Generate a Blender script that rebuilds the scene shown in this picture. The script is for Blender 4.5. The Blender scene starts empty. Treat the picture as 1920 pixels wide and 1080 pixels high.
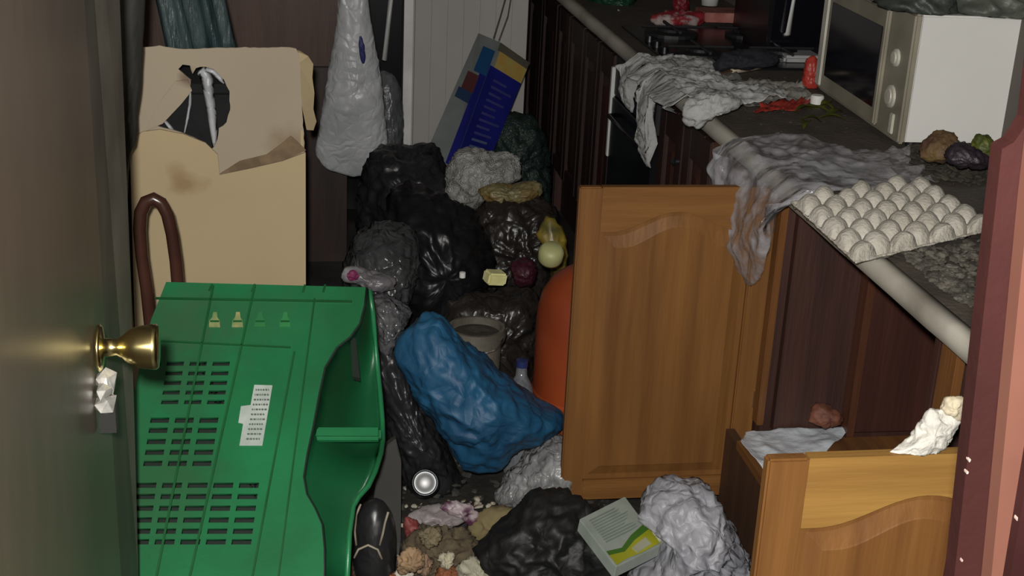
import bpy, bmesh, math, random
from mathutils import Vector, Matrix, noise
from mathutils.geometry import tessellate_polygon
random.seed(7)
S = bpy.context.scene
COL = S.collection
PI = math.pi

# ------------------------------------------------------------------ camera
FPX = 2578.0
CAM = Vector((0, 0, 1.65))
RX = Vector((0.98739, 0.01170, -0.15790))   # rows: world axes expressed in camera axes
RY = Vector((-0.15100, 0.35400, -0.92300))
RZ = Vector((-330.0, -6860.0, -FPX)).normalized() * -1
y_ = Vector((537 - 960, -(-449 - 540), -FPX)); y_ = (y_ - RZ * y_.dot(RZ)).normalized()
RY = y_; RX = RY.cross(RZ)
R3 = Matrix((RX, RY, RZ))
cd = bpy.data.cameras.new('camera'); cam = bpy.data.objects.new('camera', cd); COL.objects.link(cam)
cd.sensor_width = 36.0; cd.lens = FPX / 1920 * 36.0; cd.clip_start = 0.02
cam.matrix_world = Matrix.Translation(CAM) @ R3.to_4x4()
S.camera = cam

# ------------------------------------------------------------------ light
w = bpy.data.worlds.new('world'); S.world = w; w.use_nodes = True
w.node_tree.nodes['Background'].inputs[0].default_value = (1.0, 0.93, 0.85, 1)
w.node_tree.nodes['Background'].inputs[1].default_value = 0.10
fl = bpy.data.lights.new('phone_flash', 'POINT'); fl.energy = 285; fl.shadow_soft_size = 0.02; fl.color = (1.0, 0.975, 0.93)
flo = bpy.data.objects.new('phone_flash', fl); COL.objects.link(flo); flo.location = (-0.03, -0.03, 1.72)
S.view_settings.view_transform = 'Standard'; S.view_settings.look = 'None'
S.view_settings.gamma = 1; S.view_settings.exposure = 0.0; S.view_settings.use_curve_mapping = False

# ------------------------------------------------------------------ helpers
def lin(c):
    return tuple(((x / 255) / 12.92 if x <= 10 else (((x / 255) + 0.055) / 1.055) ** 2.4) for x in c)
def at(u, v, x=None, y=None, z=None):
    """point seen in direction (u, v) of the 1920x1080 frame on a plane x=, y= or z=."""
    r = R3 @ Vector((u - 960, 540 - v, -FPX))
    i, val = (0, x) if x is not None else (1, y) if y is not None else (2, z)
    return CAM + r * ((val - CAM[i]) / r[i])
MATS = {}
def mat(name, c, rough=0.6, var=0.25, scale=8.0, metal=0.0, alpha=1.0, c2=None, bump=0.0, bscale=60, spec=0.5, trans=0.0, fac=(0.35, 0.7), stretch=None, crinkle=False):
    """c, c2 are base colours in 0..1 linear; noise mixes them."""
    if name in MATS: return MATS[name]
    m = bpy.data.materials.new(name); m.use_nodes = True
    nt = m.node_tree; b = nt.nodes['Principled BSDF']
    tc = nt.nodes.new('ShaderNodeTexCoord'); mp = nt.nodes.new('ShaderNodeMapping')
    nt.links.new(tc.outputs['Object'], mp.inputs[0])
    if stretch: mp.inputs['Scale'].default_value = stretch
    n = nt.nodes.new('ShaderNodeTexNoise'); n.inputs['Scale'].default_value = scale; n.inputs['Detail'].default_value = 6
    nt.links.new(mp.outputs[0], n.inputs['Vector'])
    r = nt.nodes.new('ShaderNodeValToRGB')
    c2 = c2 or tuple(x * (1 - var) for x in c)
    r.color_ramp.elements[0].position = fac[0]; r.color_ramp.elements[1].position = fac[1]
    r.color_ramp.elements[0].color = (*c2, 1); r.color_ramp.elements[1].color = (*c, 1)
    nt.links.new(n.outputs[0], r.inputs[0]); nt.links.new(r.outputs[0], b.inputs['Base Color'])
    b.inputs['Roughness'].default_value = rough; b.inputs['Metallic'].default_value = metal
    b.inputs['Specular IOR Level'].default_value = spec
    b.inputs['Alpha'].default_value = alpha
    b.inputs['Transmission Weight'].default_value = trans
    if bump:
        if crinkle:
            wn = nt.nodes.new('ShaderNodeTexNoise'); wn.inputs['Scale'].default_value = bscale * .5
            nt.links.new(mp.outputs[0], wn.inputs['Vector'])
            mx = nt.nodes.new('ShaderNodeMix'); mx.data_type = 'RGBA'; mx.inputs[0].default_value = .12
            nt.links.new(mp.outputs[0], mx.inputs[6]); nt.links.new(wn.outputs[1], mx.inputs[7])
            n2 = nt.nodes.new('ShaderNodeTexVoronoi'); n2.feature = 'DISTANCE_TO_EDGE'; n2.inputs['Scale'].default_value = bscale
            nt.links.new(mx.outputs[2], n2.inputs['Vector'])
        else:
            n2 = nt.nodes.new('ShaderNodeTexNoise'); n2.inputs['Scale'].default_value = bscale; n2.inputs['Detail'].default_value = 4
            nt.links.new(mp.outputs[0], n2.inputs['Vector'])
        bp = nt.nodes.new('ShaderNodeBump'); bp.inputs['Strength'].default_value = bump; bp.inputs['Distance'].default_value = 0.01
        nt.links.new(n2.outputs[0], bp.inputs['Height']); nt.links.new(bp.outputs[0], b.inputs['Normal'])
    MATS[name] = m
    return m
def film(name, c, alpha_lo, alpha_hi, rough=0.25, bump=0.6, bscale=25):
    """thin plastic film: noise-driven opacity, glossy creases."""
    if name in MATS: return MATS[name]
    m = mat(name, c, rough=rough, var=0.3, scale=12, bump=bump, bscale=bscale)
    nt = m.node_tree; b = nt.nodes['Principled BSDF']
    n = nt.nodes.new('ShaderNodeTexNoise'); n.inputs['Scale'].default_value = 9; n.inputs['Detail'].default_value = 5
    mr = nt.nodes.new('ShaderNodeMapRange'); mr.inputs['From Min'].default_value = 0.4; mr.inputs['From Max'].default_value = 0.65
    mr.inputs['To Min'].default_value = alpha_lo; mr.inputs['To Max'].default_value = alpha_hi
    nt.links.new(n.outputs[0], mr.inputs['Value']); nt.links.new(mr.outputs[0], b.inputs['Alpha'])
    return m
def wood(name, c, c2, rough=0.4, scale=3.0, axis='z', spec=0.5):
    st = {'z': (9, 9, 0.7), 'x': (0.7, 9, 9), 'y': (9, 0.7, 9)}[axis]
    return mat(name, c, rough=rough, c2=c2, scale=scale, stretch=st, bump=0.15, bscale=12, fac=(0.3, 0.72), spec=spec)

def link(name, me, m=None, parent=None, **kw):
    o = bpy.data.objects.new(name, me); COL.objects.link(o)
    if m is not None and me is not None: me.materials.append(m)
    if parent: o.parent = parent
    for k, v in kw.items(): o[k] = v
    return o
def tag(o, label, cat, group=None, kind=None):
    o['label'] = label; o['category'] = cat
    if group: o['group'] = group
    if kind: o['kind'] = kind
    return o
def thing(name, label, cat, loc=(0, 0, 0), group=None):
    o = bpy.data.objects.new(name, None); COL.objects.link(o); o.location = loc
    o.empty_display_size = 0.05
    return tag(o, label, cat, group)
def mesh_of(bm, smooth=False, bev=0.0, seg=2):
    if bev: bmesh.ops.bevel(bm, geom=bm.edges[:], offset=bev, segments=seg, affect='EDGES', clamp_overlap=True)
    bmesh.ops.recalc_face_normals(bm, faces=bm.faces[:])
    for f in bm.faces: f.smooth = smooth
    me = bpy.data.meshes.new('m'); bm.to_mesh(me); bm.free()
    return me
def put(name, bm, m, parent=None, smooth=False, bev=0.0, seg=2, **kw):
    o = link(name, mesh_of(bm, smooth, bev, seg), m, None, **kw)
    if parent:
        o.parent = parent
        o.location = tuple(-Vector(parent.location)) if parent.parent is None else (0, 0, 0)
        if parent.parent is None and parent.type == 'EMPTY' and parent.rotation_euler != Vector((0, 0, 0)): pass
    return o
def box(bm, x0, x1, y0, y1, z0, z1):
    vs = [bm.verts.new((x, y, z)) for x in (x0, x1) for y in (y0, y1) for z in (z0, z1)]
    for f in ((0, 1, 3, 2), (4, 6, 7, 5), (0, 4, 5, 1), (2, 3, 7, 6), (0, 2, 6, 4), (1, 5, 7, 3)): bm.faces.new([vs[i] for i in f])
    return vs
def bx(*a):
    bm = bmesh.new(); box(bm, *a); return bm
def hexa(P, Q):
    """solid between polygon P and polygon Q (same length)."""
    bm = bmesh.new(); a = [bm.verts.new(p) for p in P]; b = [bm.verts.new(p) for p in Q]
    n = len(P)
    for poly, vs in ((P, a), (Q, b)):
        if n == 4: bm.faces.new(vs)
        else:
            for t in tessellate_polygon([[Vector(p) for p in poly]]): 
                try: bm.faces.new([vs[i] for i in t])
                except ValueError: pass
    for i in range(n): bm.faces.new((a[i], a[(i + 1) % n], b[(i + 1) % n], b[i]))
    return bm
def tube(bm, pts, r, n=10, cap=True):
    pts = [Vector(p) for p in pts]; rings = []
    rs = r if isinstance(r, (list, tuple)) else [r] * len(pts)
    up = Vector((0, 0, 1)); t0 = (pts[1] - pts[0]).normalized()
    if abs(t0.dot(up)) > 0.95: up = Vector((0, 1, 0))
    for i, p in enumerate(pts):
        t = (pts[min(i + 1, len(pts) - 1)] - pts[max(i - 1, 0)]).normalized()
        a = t.cross(up); 
        if a.length < 1e-4: a = t.orthogonal()
        a.normalize(); b = t.cross(a).normalized(); up = -b if False else up
        rings.append([bm.verts.new(p + (a * math.cos(2 * PI * k / n) + b * math.sin(2 * PI * k / n)) * rs[i]) for k in range(n)])
    for A, B in zip(rings, rings[1:]):
        for k in range(n): bm.faces.new((A[k], A[(k + 1) % n], B[(k + 1) % n], B[k]))
    if cap: bm.faces.new(rings[0]); bm.faces.new(rings[-1])
    return bm
def lathe(prof, c=(0, 0, 0), n=28, M=None):
    """prof: (r, z) list revolved round z, then moved by M or to c."""
    bm = bmesh.new(); rings = []
    for r, z in prof:
        if r < 1e-5: rings.append([bm.verts.new((0, 0, z))])
        else: rings.append([bm.verts.new((r * math.cos(2 * PI * k / n), r * math.sin(2 * PI * k / n), z)) for k in range(n)])
    for A, B in zip(rings, rings[1:]):
        for k in range(n):
            k2 = (k + 1) % n
            f = ([A[0], B[k2], B[k]] if len(A) == 1 else [A[k], A[k2], B[0]] if len(B) == 1 else [A[k], A[k2], B[k2], B[k]])
            if len(A) == 1 and len(B) == 1: continue
            bm.faces.new(f)
    bmesh.ops.transform(bm, matrix=M or Matrix.Translation(Vector(c)), verts=bm.verts[:])
    return bm
def fr(p, s=1.0):
    return noise.fractal(Vector(p) * s, 1.0, 2.0, 4)
def ridged(p, s=1.0):
    return 1 - 2 * abs(noise.noise(Vector(p) * s)) - abs(noise.noise(Vector(p) * s * 2.3))
def chaikin(P, n=2):
    for _ in range(n):
        Q = []
        for i in range(len(P)):
            a, b = P[i], P[(i + 1) % len(P)]
            Q += [a * 0.75 + b * 0.25, a * 0.25 + b * 0.75]
        P = Q
    return P
def sack(outline, y0, thick, crumple=0.02, cs=9.0, seed=0, nring=14, lean=0.0, nseg=96, sharp=1, flatz=0.0, crf=1.0):
    """crumpled full bag: its silhouette (points at distance y0 along the room) filled out to its own thickness."""
    P = [at(u, v, y=y0) for u, v in outline]
    P = chaikin(P, sharp)
    c = sum(P, Vector()) / len(P)
    L = [0]
    for i in range(len(P)): L.append(L[-1] + (P[(i + 1) % len(P)] - P[i]).length)
    ring = []
    for k in range(nseg):
        t = L[-1] * k / nseg; i = 0
        while L[i + 1] < t: i += 1
        f = (t - L[i]) / max(1e-9, L[i + 1] - L[i]); ring.append(P[i % len(P)].lerp(P[(i + 1) % len(P)], f))
    zb = min(p.z for p in P)
    nring = int(nring * 1.6)
    size = min(.30, max(max(p.x for p in P) - min(p.x for p in P), .02) * .5 + .01)
    soft = [p.copy() for p in ring]
    for _ in range(3):
        w_ = nseg // 12
        soft = [sum((soft[(k + e) % nseg] for e in range(-w_, w_ + 1)), Vector()) / (2 * w_ + 1) for k in range(nseg)]
    bm = bmesh.new(); layers = []
    for j in range(-nring, nring + 1):
        a = j / nring * PI / 2; s = math.cos(a); h = math.sin(a)
        s = s ** 0.93 if s > 1e-9 else 0
        row = []
        for k_, p in enumerate(ring if abs(j) < nring else [c]):
            if abs(j) < nring: p = soft[k_].lerp(p, max(0.0, s) ** 2.5)
            q = c + (p - c) * max(s, 0)
            q = q + Vector((0, h * thick, 0))
            q.y += lean * (q.z - zb)
            o = Vector((seed * 3.1, seed * 1.7, seed))
            wq = q + Vector((noise.noise(q * 9 + o), noise.noise(q * 9 + o * 2), noise.noise(q * 9 - o))) * size * .12
            v1 = noise.voronoi(wq * (2.6 / size) + o)[0]; v2 = noise.voronoi(wq * (6.0 / size) + o)[0]
            d = (.25 - min(.6, v1[1] - v1[0])) * size * .20 * crf + (.2 - min(.5, v2[1] - v2[0])) * size * .12 * crf + fr(q * (1.1 / size) + o) * size * .16 * crf + ridged(q + o, cs * 2.2) * crumple * .35
            d *= (1 if abs(j) < nring - 3 or True else 0)
            dirv = (q - c - Vector((0, lean * (q.z - zb), 0)))
            if dirv.length > 1e-6: q = q + dirv.normalized() * d
            if q.z < flatz: q.z = flatz + 0.0004 * (1 + math.sin(q.x * 90))
            row.append(bm.verts.new(q))
        layers.append(row)
    for A, B in zip(layers, layers[1:]):
        n = nseg
        for k in range(n):
            k2 = (k + 1) % n
            if len(A) == 1: bm.faces.new((A[0], B[k2], B[k]))
            elif len(B) == 1: bm.faces.new((A[k], A[k2], B[0]))
            else: bm.faces.new((A[k], A[k2], B[k2], B[k]))
    return bm
def sheet(P00, P10, P01, P11, nu, nv, amp, sc, thick=0.0015, seed=0, edge=0.0, fn=None, floor=None):
    """thin crumpled sheet (closed, with thickness) over a bilinear patch."""
    bm = bmesh.new(); A = []; B = []
    P00, P10, P01, P11 = map(Vector, (P00, P10, P01, P11))
    nrm = (P10 - P00).cross(P01 - P00).normalized()
    if nrm.z < 0: nrm = -nrm
    for j in range(nv + 1):
        ra = []; rb = []
        for i in range(nu + 1):
            s, t = i / nu, j / nv
            if edge:
                s2 = s + edge * fr((t * 3 + seed, s * 2, 1.3), 1.5) ; t2 = t + edge * fr((s * 3 + seed, t * 2, 7.7), 1.5)
            else: s2, t2 = s, t
            p = P00.lerp(P10, s2).lerp(P01.lerp(P11, s2), t2)
            o = Vector((seed, seed * 2.3, 0))
            p = p + nrm * (amp * (ridged(p + o, sc) + 0.6 * fr(p + o, sc * 2)) )
            if fn: p = fn(p, s, t)
            if floor is not None and p.z < floor: p.z = floor
            ra.append(bm.verts.new(p + nrm * thick)); rb.append(bm.verts.new(p))
        A.append(ra); B.append(rb)
    for j in range(nv):
        for i in range(nu):
            bm.faces.new((A[j][i], A[j][i + 1], A[j + 1][i + 1], A[j + 1][i]))
            bm.faces.new((B[j][i], B[j + 1][i], B[j + 1][i + 1], B[j][i + 1]))
    for j in range(nv):
        bm.faces.new((A[j][0], A[j + 1][0], B[j + 1][0], B[j][0])); bm.faces.new((A[j][nu], B[j][nu], B[j + 1][nu], A[j + 1][nu]))
    for i in range(nu):
        bm.faces.new((A[0][i], B[0][i], B[0][i + 1], A[0][i + 1])); bm.faces.new((A[nv][i], A[nv][i + 1], B[nv][i + 1], B[nv][i]))
    return bm
def plate2d(outline, holes, origin, e1, e2, thick, m, name, parent, bevel=0.0, **kw):
    """flat plate with real holes, laid in the plane origin + a*e1 + b*e2."""
    cu = bpy.data.curves.new('c', 'CURVE'); cu.dimensions = '2D'; cu.fill_mode = 'BOTH'; cu.extrude = thick / 2
    cu.bevel_depth = bevel; cu.bevel_resolution = 1
    for loop in [outline] + holes:
        sp = cu.splines.new('POLY'); sp.points.add(len(loop) - 1); sp.use_cyclic_u = True
        for i, (a, b) in enumerate(loop): sp.points[i].co = (a, b, 0, 1)
    tmp = bpy.data.objects.new('tmp', cu); COL.objects.link(tmp)
    dg = bpy.context.evaluated_depsgraph_get(); dg.update()
    me = bpy.data.meshes.new_from_object(tmp.evaluated_get(dg))
    bpy.data.objects.remove(tmp); bpy.data.curves.remove(cu)
    e3 = e1.cross(e2).normalized()
    M = Matrix((e1, e2, e3)).transposed().to_4x4(); M.translation = origin
    me.transform(M)
    o = link(name, me, m, None, **kw)
    if parent: o.parent = parent; o.location = tuple(-Vector(parent.location))
    return o

def rot2(p, c, a):
    return Vector((c[0] + (p[0] - c[0]) * math.cos(a) - (p[1] - c[1]) * math.sin(a), c[1] + (p[0] - c[0]) * math.sin(a) + (p[1] - c[1]) * math.cos(a), p[2]))

# ------------------------------------------------------------------ materials
oak = wood('warm_oak', (0.205, 0.092, 0.025), (0.125, 0.052, 0.015), rough=0.55, spec=.22)
oak_h = wood('warm_oak_rail', (0.21, 0.095, 0.026), (0.13, 0.054, 0.015), rough=0.55, axis='x', spec=.22)
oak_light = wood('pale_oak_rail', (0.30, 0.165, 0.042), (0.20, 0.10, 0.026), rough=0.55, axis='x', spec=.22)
mahog = wood('dark_mahogany', (0.042, 0.019, 0.014), (0.022, 0.011, 0.009), rough=0.55, spec=.3)
mahog_red = wood('red_mahogany', (0.060, 0.020, 0.014), (0.034, 0.012, 0.009), rough=0.55, spec=.3)
carc = wood('cabinet_inside', (0.055, 0.018, 0.012), (0.028, 0.010, 0.007), rough=0.6)
board_brown = wood('brown_base_board', (0.20, 0.085, 0.025), (0.10, 0.04, 0.014), rough=0.5, axis='y')
wardr = wood('brown_wardrobe', (0.075, 0.030, 0.014), (0.040, 0.016, 0.009), rough=0.5)
wardr2 = wood('dark_brown_wardrobe', (0.036, 0.016, 0.011), (0.018, 0.009, 0.007), rough=0.5)
stone = mat('counter_top', (0.10, 0.080, 0.064), rough=0.7, c2=(0.06, 0.048, 0.038), scale=9, bump=0.3, bscale=80)
stone_edge = mat('counter_edge', (0.50, 0.47, 0.40), rough=0.6, c2=(0.22, 0.195, 0.16), scale=4, fac=(0.3, 0.6))
blackg = mat('black_gloss', (0.008, 0.008, 0.010), rough=0.25, var=0.3)
blackm = mat('black_plastic', (0.014, 0.014, 0.016), rough=0.5, var=0.3)
steel = mat('brushed_steel', (0.75, 0.75, 0.75), rough=0.28, metal=1.0, var=0.1)
handle_w = mat('pale_metal', (0.62, 0.62, 0.60), rough=0.35, var=0.15)
brass = mat('brass', (0.86, 0.72, 0.32), rough=0.22, metal=1.0, var=0.35, scale=30)
white_en = mat('white_enamel', (0.70, 0.69, 0.66), rough=0.45, var=0.06, scale=4)
cream_pl = mat('grubby_cream_plastic', (0.30, 0.275, 0.215), rough=0.5, c2=(0.20, 0.18, 0.135), scale=7)
wallm = mat('wall_plaster', (0.16, 0.14, 0.12), rough=0.9, var=0.3, scale=3)
card = mat('corrugated_card', (0.44, 0.345, 0.20), rough=0.85, c2=(0.40, 0.31, 0.18), scale=3)
card_in = mat('card_inner_face', (0.36, 0.30, 0.215), rough=0.85, c2=(0.33, 0.275, 0.20), scale=3)
card_dk = mat('torn_card_edge', (0.22, 0.15, 0.085), rough=0.9, var=0.4, scale=30)
green = mat('green_plastic', (0.014, 0.175, 0.062), rough=0.36, c2=(0.014, 0.115, 0.042), scale=5, bump=0.05, bscale=90)
green_dk = mat('green_plastic_inner', (0.008, 0.10, 0.026), rough=0.45, var=0.4, scale=6)
whitebag = mat('white_plastic_bag', (0.50, 0.51, 0.52), crinkle=True, rough=0.38, c2=(0.36, 0.37, 0.385), scale=9, bump=0.8, bscale=22)
greybag = mat('grey_white_bag', (0.34, 0.34, 0.365), crinkle=True, rough=0.5, c2=(0.22, 0.22, 0.245), scale=10, bump=0.9, bscale=26)
blackbag = mat('black_bin_bag', (0.010, 0.010, 0.012), crinkle=True, rough=0.42, var=0.4, scale=9, bump=0.5, bscale=16)
mattblack = mat('matt_black_fill', (0.008, 0.008, 0.009), rough=0.9, var=0.4, scale=20, bump=0.4, bscale=60)
bluebag = mat('blue_plastic_bag', (0.012, 0.090, 0.185), crinkle=True, rough=0.58, c2=(0.008, 0.055, 0.12), scale=8, bump=0.7, bscale=18)
orange = mat('orange_enamel', (0.30, 0.052, 0.012), rough=0.5, c2=(0.20, 0.034, 0.009), scale=6)
pulp = mat('egg_tray_pulp', (0.50, 0.47, 0.41), rough=0.95, c2=(0.40, 0.37, 0.31), scale=14, bump=0.4, bscale=150)
dirt = mat('dirt', (0.055, 0.045, 0.032), rough=0.95, c2=(0.025, 0.02, 0.015), scale=30, bump=0.6)
clearfilm = film('clear_film', (.58, .57, .60), 0.10, 0.42, rough=.16)
clearfilm2 = film('dark_clear_film', (0.20, 0.21, 0.22), 0.35, 0.75)

def stain(m, c, rad, col, amount=.8, sc=(1, 1, 1)):
    """a soft-edged spot of another colour at a fixed place on the thing."""
    nt = m.node_tree; b = nt.nodes['Principled BSDF']; src = b.inputs['Base Color'].links[0].from_socket
    tc = nt.nodes.new('ShaderNodeTexCoord'); vm = nt.nodes.new('ShaderNodeVectorMath'); vm.operation = 'SUBTRACT'; vm.inputs[1].default_value = tuple(c)
    nt.links.new(tc.outputs['Object'], vm.inputs[0])
    v2 = nt.nodes.new('ShaderNodeVectorMath'); v2.operation = 'MULTIPLY'; v2.inputs[1].default_value = tuple(a / rad for a in sc); nt.links.new(vm.outputs[0], v2.inputs[0])
    n = nt.nodes.new('ShaderNodeTexNoise'); n.inputs['Scale'].default_value = 30; nt.links.new(tc.outputs['Object'], n.inputs['Vector'])
    ln = nt.nodes.new('ShaderNodeVectorMath'); ln.operation = 'LENGTH'; nt.links.new(v2.outputs[0], ln.inputs[0])
    ad = nt.nodes.new('ShaderNodeMath'); ad.operation = 'ADD'; nt.links.new(ln.outputs['Value'], ad.inputs[0]); nt.links.new(n.outputs[0], ad.inputs[1])
    mr = nt.nodes.new('ShaderNodeMapRange'); mr.inputs['From Min'].default_value = .7; mr.inputs['From Max'].default_value = 1.5; mr.inputs['To Min'].default_value = amount; mr.inputs['To Max'].default_value = 0
    nt.links.new(ad.outputs[0], mr.inputs['Value'])
    mx = nt.nodes.new('ShaderNodeMix'); mx.data_type = 'RGBA'; nt.links.new(mr.outputs[0], mx.inputs[0]); nt.links.new(src, mx.inputs[6]); mx.inputs[7].default_value = (*col, 1)
    nt.links.new(mx.outputs[2], b.inputs['Base Color'])
stain(card, at(350, 345, y=3.1), .055, (.25, .155, .07), .75, (1, 1, 1.7))
stain(card, at(330, 322, y=3.1), .03, (.27, .17, .08), .5)
stain(card_in, at(540, 275, y=3.1), .06, (.20, .14, .075), .7)
stain(card_in, at(352, 145, y=3.1), .03, (.14, .09, .06), .8)
stain(green, at(340, 600, y=2.5), .10, (.05, .10, .05), .55)
stain(green, at(330, 690, y=2.4), .13, (.03, .085, .04), .6, (1, 1, .8))
stain(green, at(300, 900, y=2.2), .14, (.03, .085, .035), .55)
stain(green, at(480, 600, y=2.5), .12, (.04, .11, .05), .4, (.6, 1, 1.5))
# ------------------------------------------------------------------ setting
FX = 1.04      # cabinet fronts
floorm = mat('dirty_floor', (0.055, 0.050, 0.042), rough=0.6, c2=(0.022, 0.020, 0.018), scale=6, bump=0.3)
put('floor', bx(-1.5, 1.72, -0.6, 5.9, -0.06, 0), floorm, kind='structure')
put('wall_back', bx(-1.5, 1.72, 5.9, 6.0, 0, 2.6), wallm, kind='structure')
put('wall_right', bx(1.62, 1.72, 0.95, 5.9, 0, 2.6), wallm, kind='structure')
put('wall_left', bx(-1.5, -1.4, 0.95, 5.9, 0, 2.6), wallm, kind='structure')
put('ceiling', bx(-1.5, 1.72, -0.6, 6.0, 2.6, 2.66), wallm, kind='structure')

# right door frame
frame_red = mat('red_brown_gloss_paint', (0.030, 0.0095, 0.0085), rough=0.45, c2=(0.022, 0.007, 0.0065), scale=6, bump=0.1, spec=0.2)
frame_pink = mat('worn_terracotta_paint', (0.105, 0.044, 0.030), rough=0.6, c2=(0.070, 0.026, 0.019), scale=5, fac=(0.3, 0.65), spec=0.15)
frame_side = mat('red_brown_side', (0.026, 0.008, 0.008), rough=0.4, var=0.4, spec=0.2)
paintchip = mat('bare_chip', (0.30, 0.22, 0.19), rough=0.8)
def strip_poly(uv, y0, y1, m, name, parent, bev=0.0):
    P = [at(u, v, y=y0) for u, v in uv]
    Q = [Vector((p.x, y1, p.z)) for p in P]
    return put(name, hexa(P, Q), m, parent, bev=bev)
fr_ = bpy.data.objects.new('trim_1', None); COL.objects.link(fr_); fr_['kind'] = 'structure'
def down(u, v, y, z):
    """extend the leaning frame line to height z at depth y."""
    return at(u, v, y=y)
SY = .815
a1 = at(1858, 268, y=SY); a2 = at(1770, 1080, y=SY); d_ = (a2 - a1); a3 = a2 + d_ * (a2.z / -d_.z) * 0.0 + Vector((d_.x * 3.2, 0, -a2.z))
b1 = at(1921, 372, y=.79); b2 = at(1852, 1080, y=.79); e_ = (b2 - b1); b3 = Vector((b2.x + e_.x * 3.0, b2.y, 0)); b0 = at(1950, 60, y=.79)
stop_P = [a1, at(1880, 256, y=SY), at(1893, 238, y=SY), at(1907, 214, y=SY), at(1921, 96, y=SY), at(1990, 60, y=SY), b2 + Vector((.02, .01, 0)), b3 + Vector((.02, .01, 0)), a3, a2]
put('door_stop', hexa(stop_P, [Vector((p.x, .80, p.z)) for p in stop_P]), frame_red, fr_)
c2_ = at(1880, 1080, y=.785); c1_ = at(1921, 830, y=.785); g_ = c2_ - c1_
c3_ = Vector((c2_.x + g_.x * 2.2, .785, 0)); c0_ = Vector((c1_.x + .012, .785, 2.2))
pk_P = [Vector((b1.x - e_.x * 2.1, .785, 2.2)), Vector((b1.x, .785, b1.z)), Vector((b2.x, .785, b2.z)), Vector((b3.x, .785, 0)), c3_ + Vector((.03, 0, 0)), c2_ + Vector((.03, 0, 0)), Vector((c1_.x + .05, .785, 2.2))]
put('jamb_face', hexa(pk_P, [p + Vector((0, .014, 0)) for p in pk_P]), frame_pink, fr_)
ar_P = [Vector((c1_.x + .03, .775, 2.2)), Vector((c1_.x, .775, c1_.z)), Vector((c2_.x, .775, c2_.z)), Vector((c3_.x, .775, 0)), Vector((.72, .775, 0)), Vector((.72, .775, 2.2))]
put('architrave', hexa(ar_P, [p + Vector((0, .09, 0)) for p in ar_P]), frame_side, fr_)
for (u, v, r) in ((1817, 862, 3.5), (1813, 885, 3), (1908, 972, 4), (1803, 1050, 2.5)):
    p = at(u, v, y=.779 if u > 1880 else .7985); rr = r * .8 / FPX
    bm = bmesh.new()
    ring = [bm.verts.new(p + Vector((math.cos(t) * rr * (.7 + .4 * random.random()), -.001, math.sin(t) * rr * 1.5 * (.7 + .4 * random.random())))) for t in [k * PI / 4 for k in range(8)]]
    r2 = [bm.verts.new(q.co + Vector((0, .004, 0))) for q in ring]
    bm.faces.new(ring); bm.faces.new(r2)
    for k in range(8): bm.faces.new((ring[k], ring[(k + 1) % 8], r2[(k + 1) % 8], r2[k]))
    put('paint_chip', bm, paintchip, fr_)
# stub of wall that carries the frame, right and behind
put('wall_front', bx(.70, 1.72, .80, .95, 0, 2.6), wallm, kind='structure')

# left open door
doorm = mat('dark_brown_door_gloss', (0.13, 0.095, 0.070), rough=0.34, c2=(0.085, 0.066, 0.046), scale=2.2, bump=0.12, bscale=14, stretch=(1, 1, 0.5))
door_edge = mat('grubby_door_lip', (0.17, 0.15, 0.12), rough=0.5, c2=(0.10, 0.088, 0.066), scale=8)
dr = bpy.data.objects.new('door_1', None); COL.objects.link(dr); dr['kind'] = 'structure'
tT = at(190, 300, x=-.225); tB = at(205, 1000, x=-.225)
put('door_leaf', bx(-.275, -.225, .62, 1.60, .03, 2.15), doorm, dr, bev=.003)
# grubby lip strip along the free edge, standing a little behind the face
lp = [at(242, 0, y=1.92), at(245, 520, y=1.92), at(262, 1080, y=1.92)]
ex = (lp[0].x + lp[1].x + lp[2].x) / 3
lipP = [Vector((-.2255, 1.60, 2.15)), Vector((-.2255, 1.60, .03)), Vector((lp[2].x - .004, 1.92, .03)), Vector((lp[2].x - .002, 1.92, lp[2].z)), Vector((lp[1].x, 1.92, lp[1].z)), Vector((lp[0].x, 1.92, 2.15))]
put('door_lip', hexa(lipP, [p + Vector((-.045, 0, 0)) for p in lipP]), door_edge, dr)
kc = at(272, 655, x=-.165); 
kc = kc + Vector((0, .035, -.012)); kx = Matrix.Translation((-.222, kc.y, kc.z)) @ Matrix.Rotation(PI / 2, 4, 'Y') 
kn = put('door_knob', lathe([(0, 0), (.026, 0), (.028, .003), (.024, .006), (.011, .008), (.010, .022), (.014, .028), (.021, .036), (.0245, .046), (.0265, .062), (.0265, .066), (.024, .0685), (0, .069)], M=kx, n=36), brass, dr, smooth=True)
lk = bmesh.new()
for k in range(7):
    a = k * 0.9; s = .010 + .004 * math.sin(k * 2.1)
    p = Vector((-.214, kc.y - .012 + .011 * math.cos(a), kc.z - .052 + .018 * math.sin(a)))
    bmesh.ops.create_icosphere(lk, subdivisions=1, radius=s, matrix=Matrix.Translation(p))
for v in lk.verts: v.co += Vector((.3, 1, 1)) * 0.006 * noise.noise(v.co * 90)
put('broken_lock', lk, mat('chipped_aluminium', (.62, .60, .55), rough=.4, metal=.6, var=.5, scale=60), dr)
put('lock_slot', bx(-.222, -.2035, kc.y - .022, kc.y - .006, kc.z - .098, kc.z - .062), mat('black_hole', (.01, .01, .008), rough=.9), dr)

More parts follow.
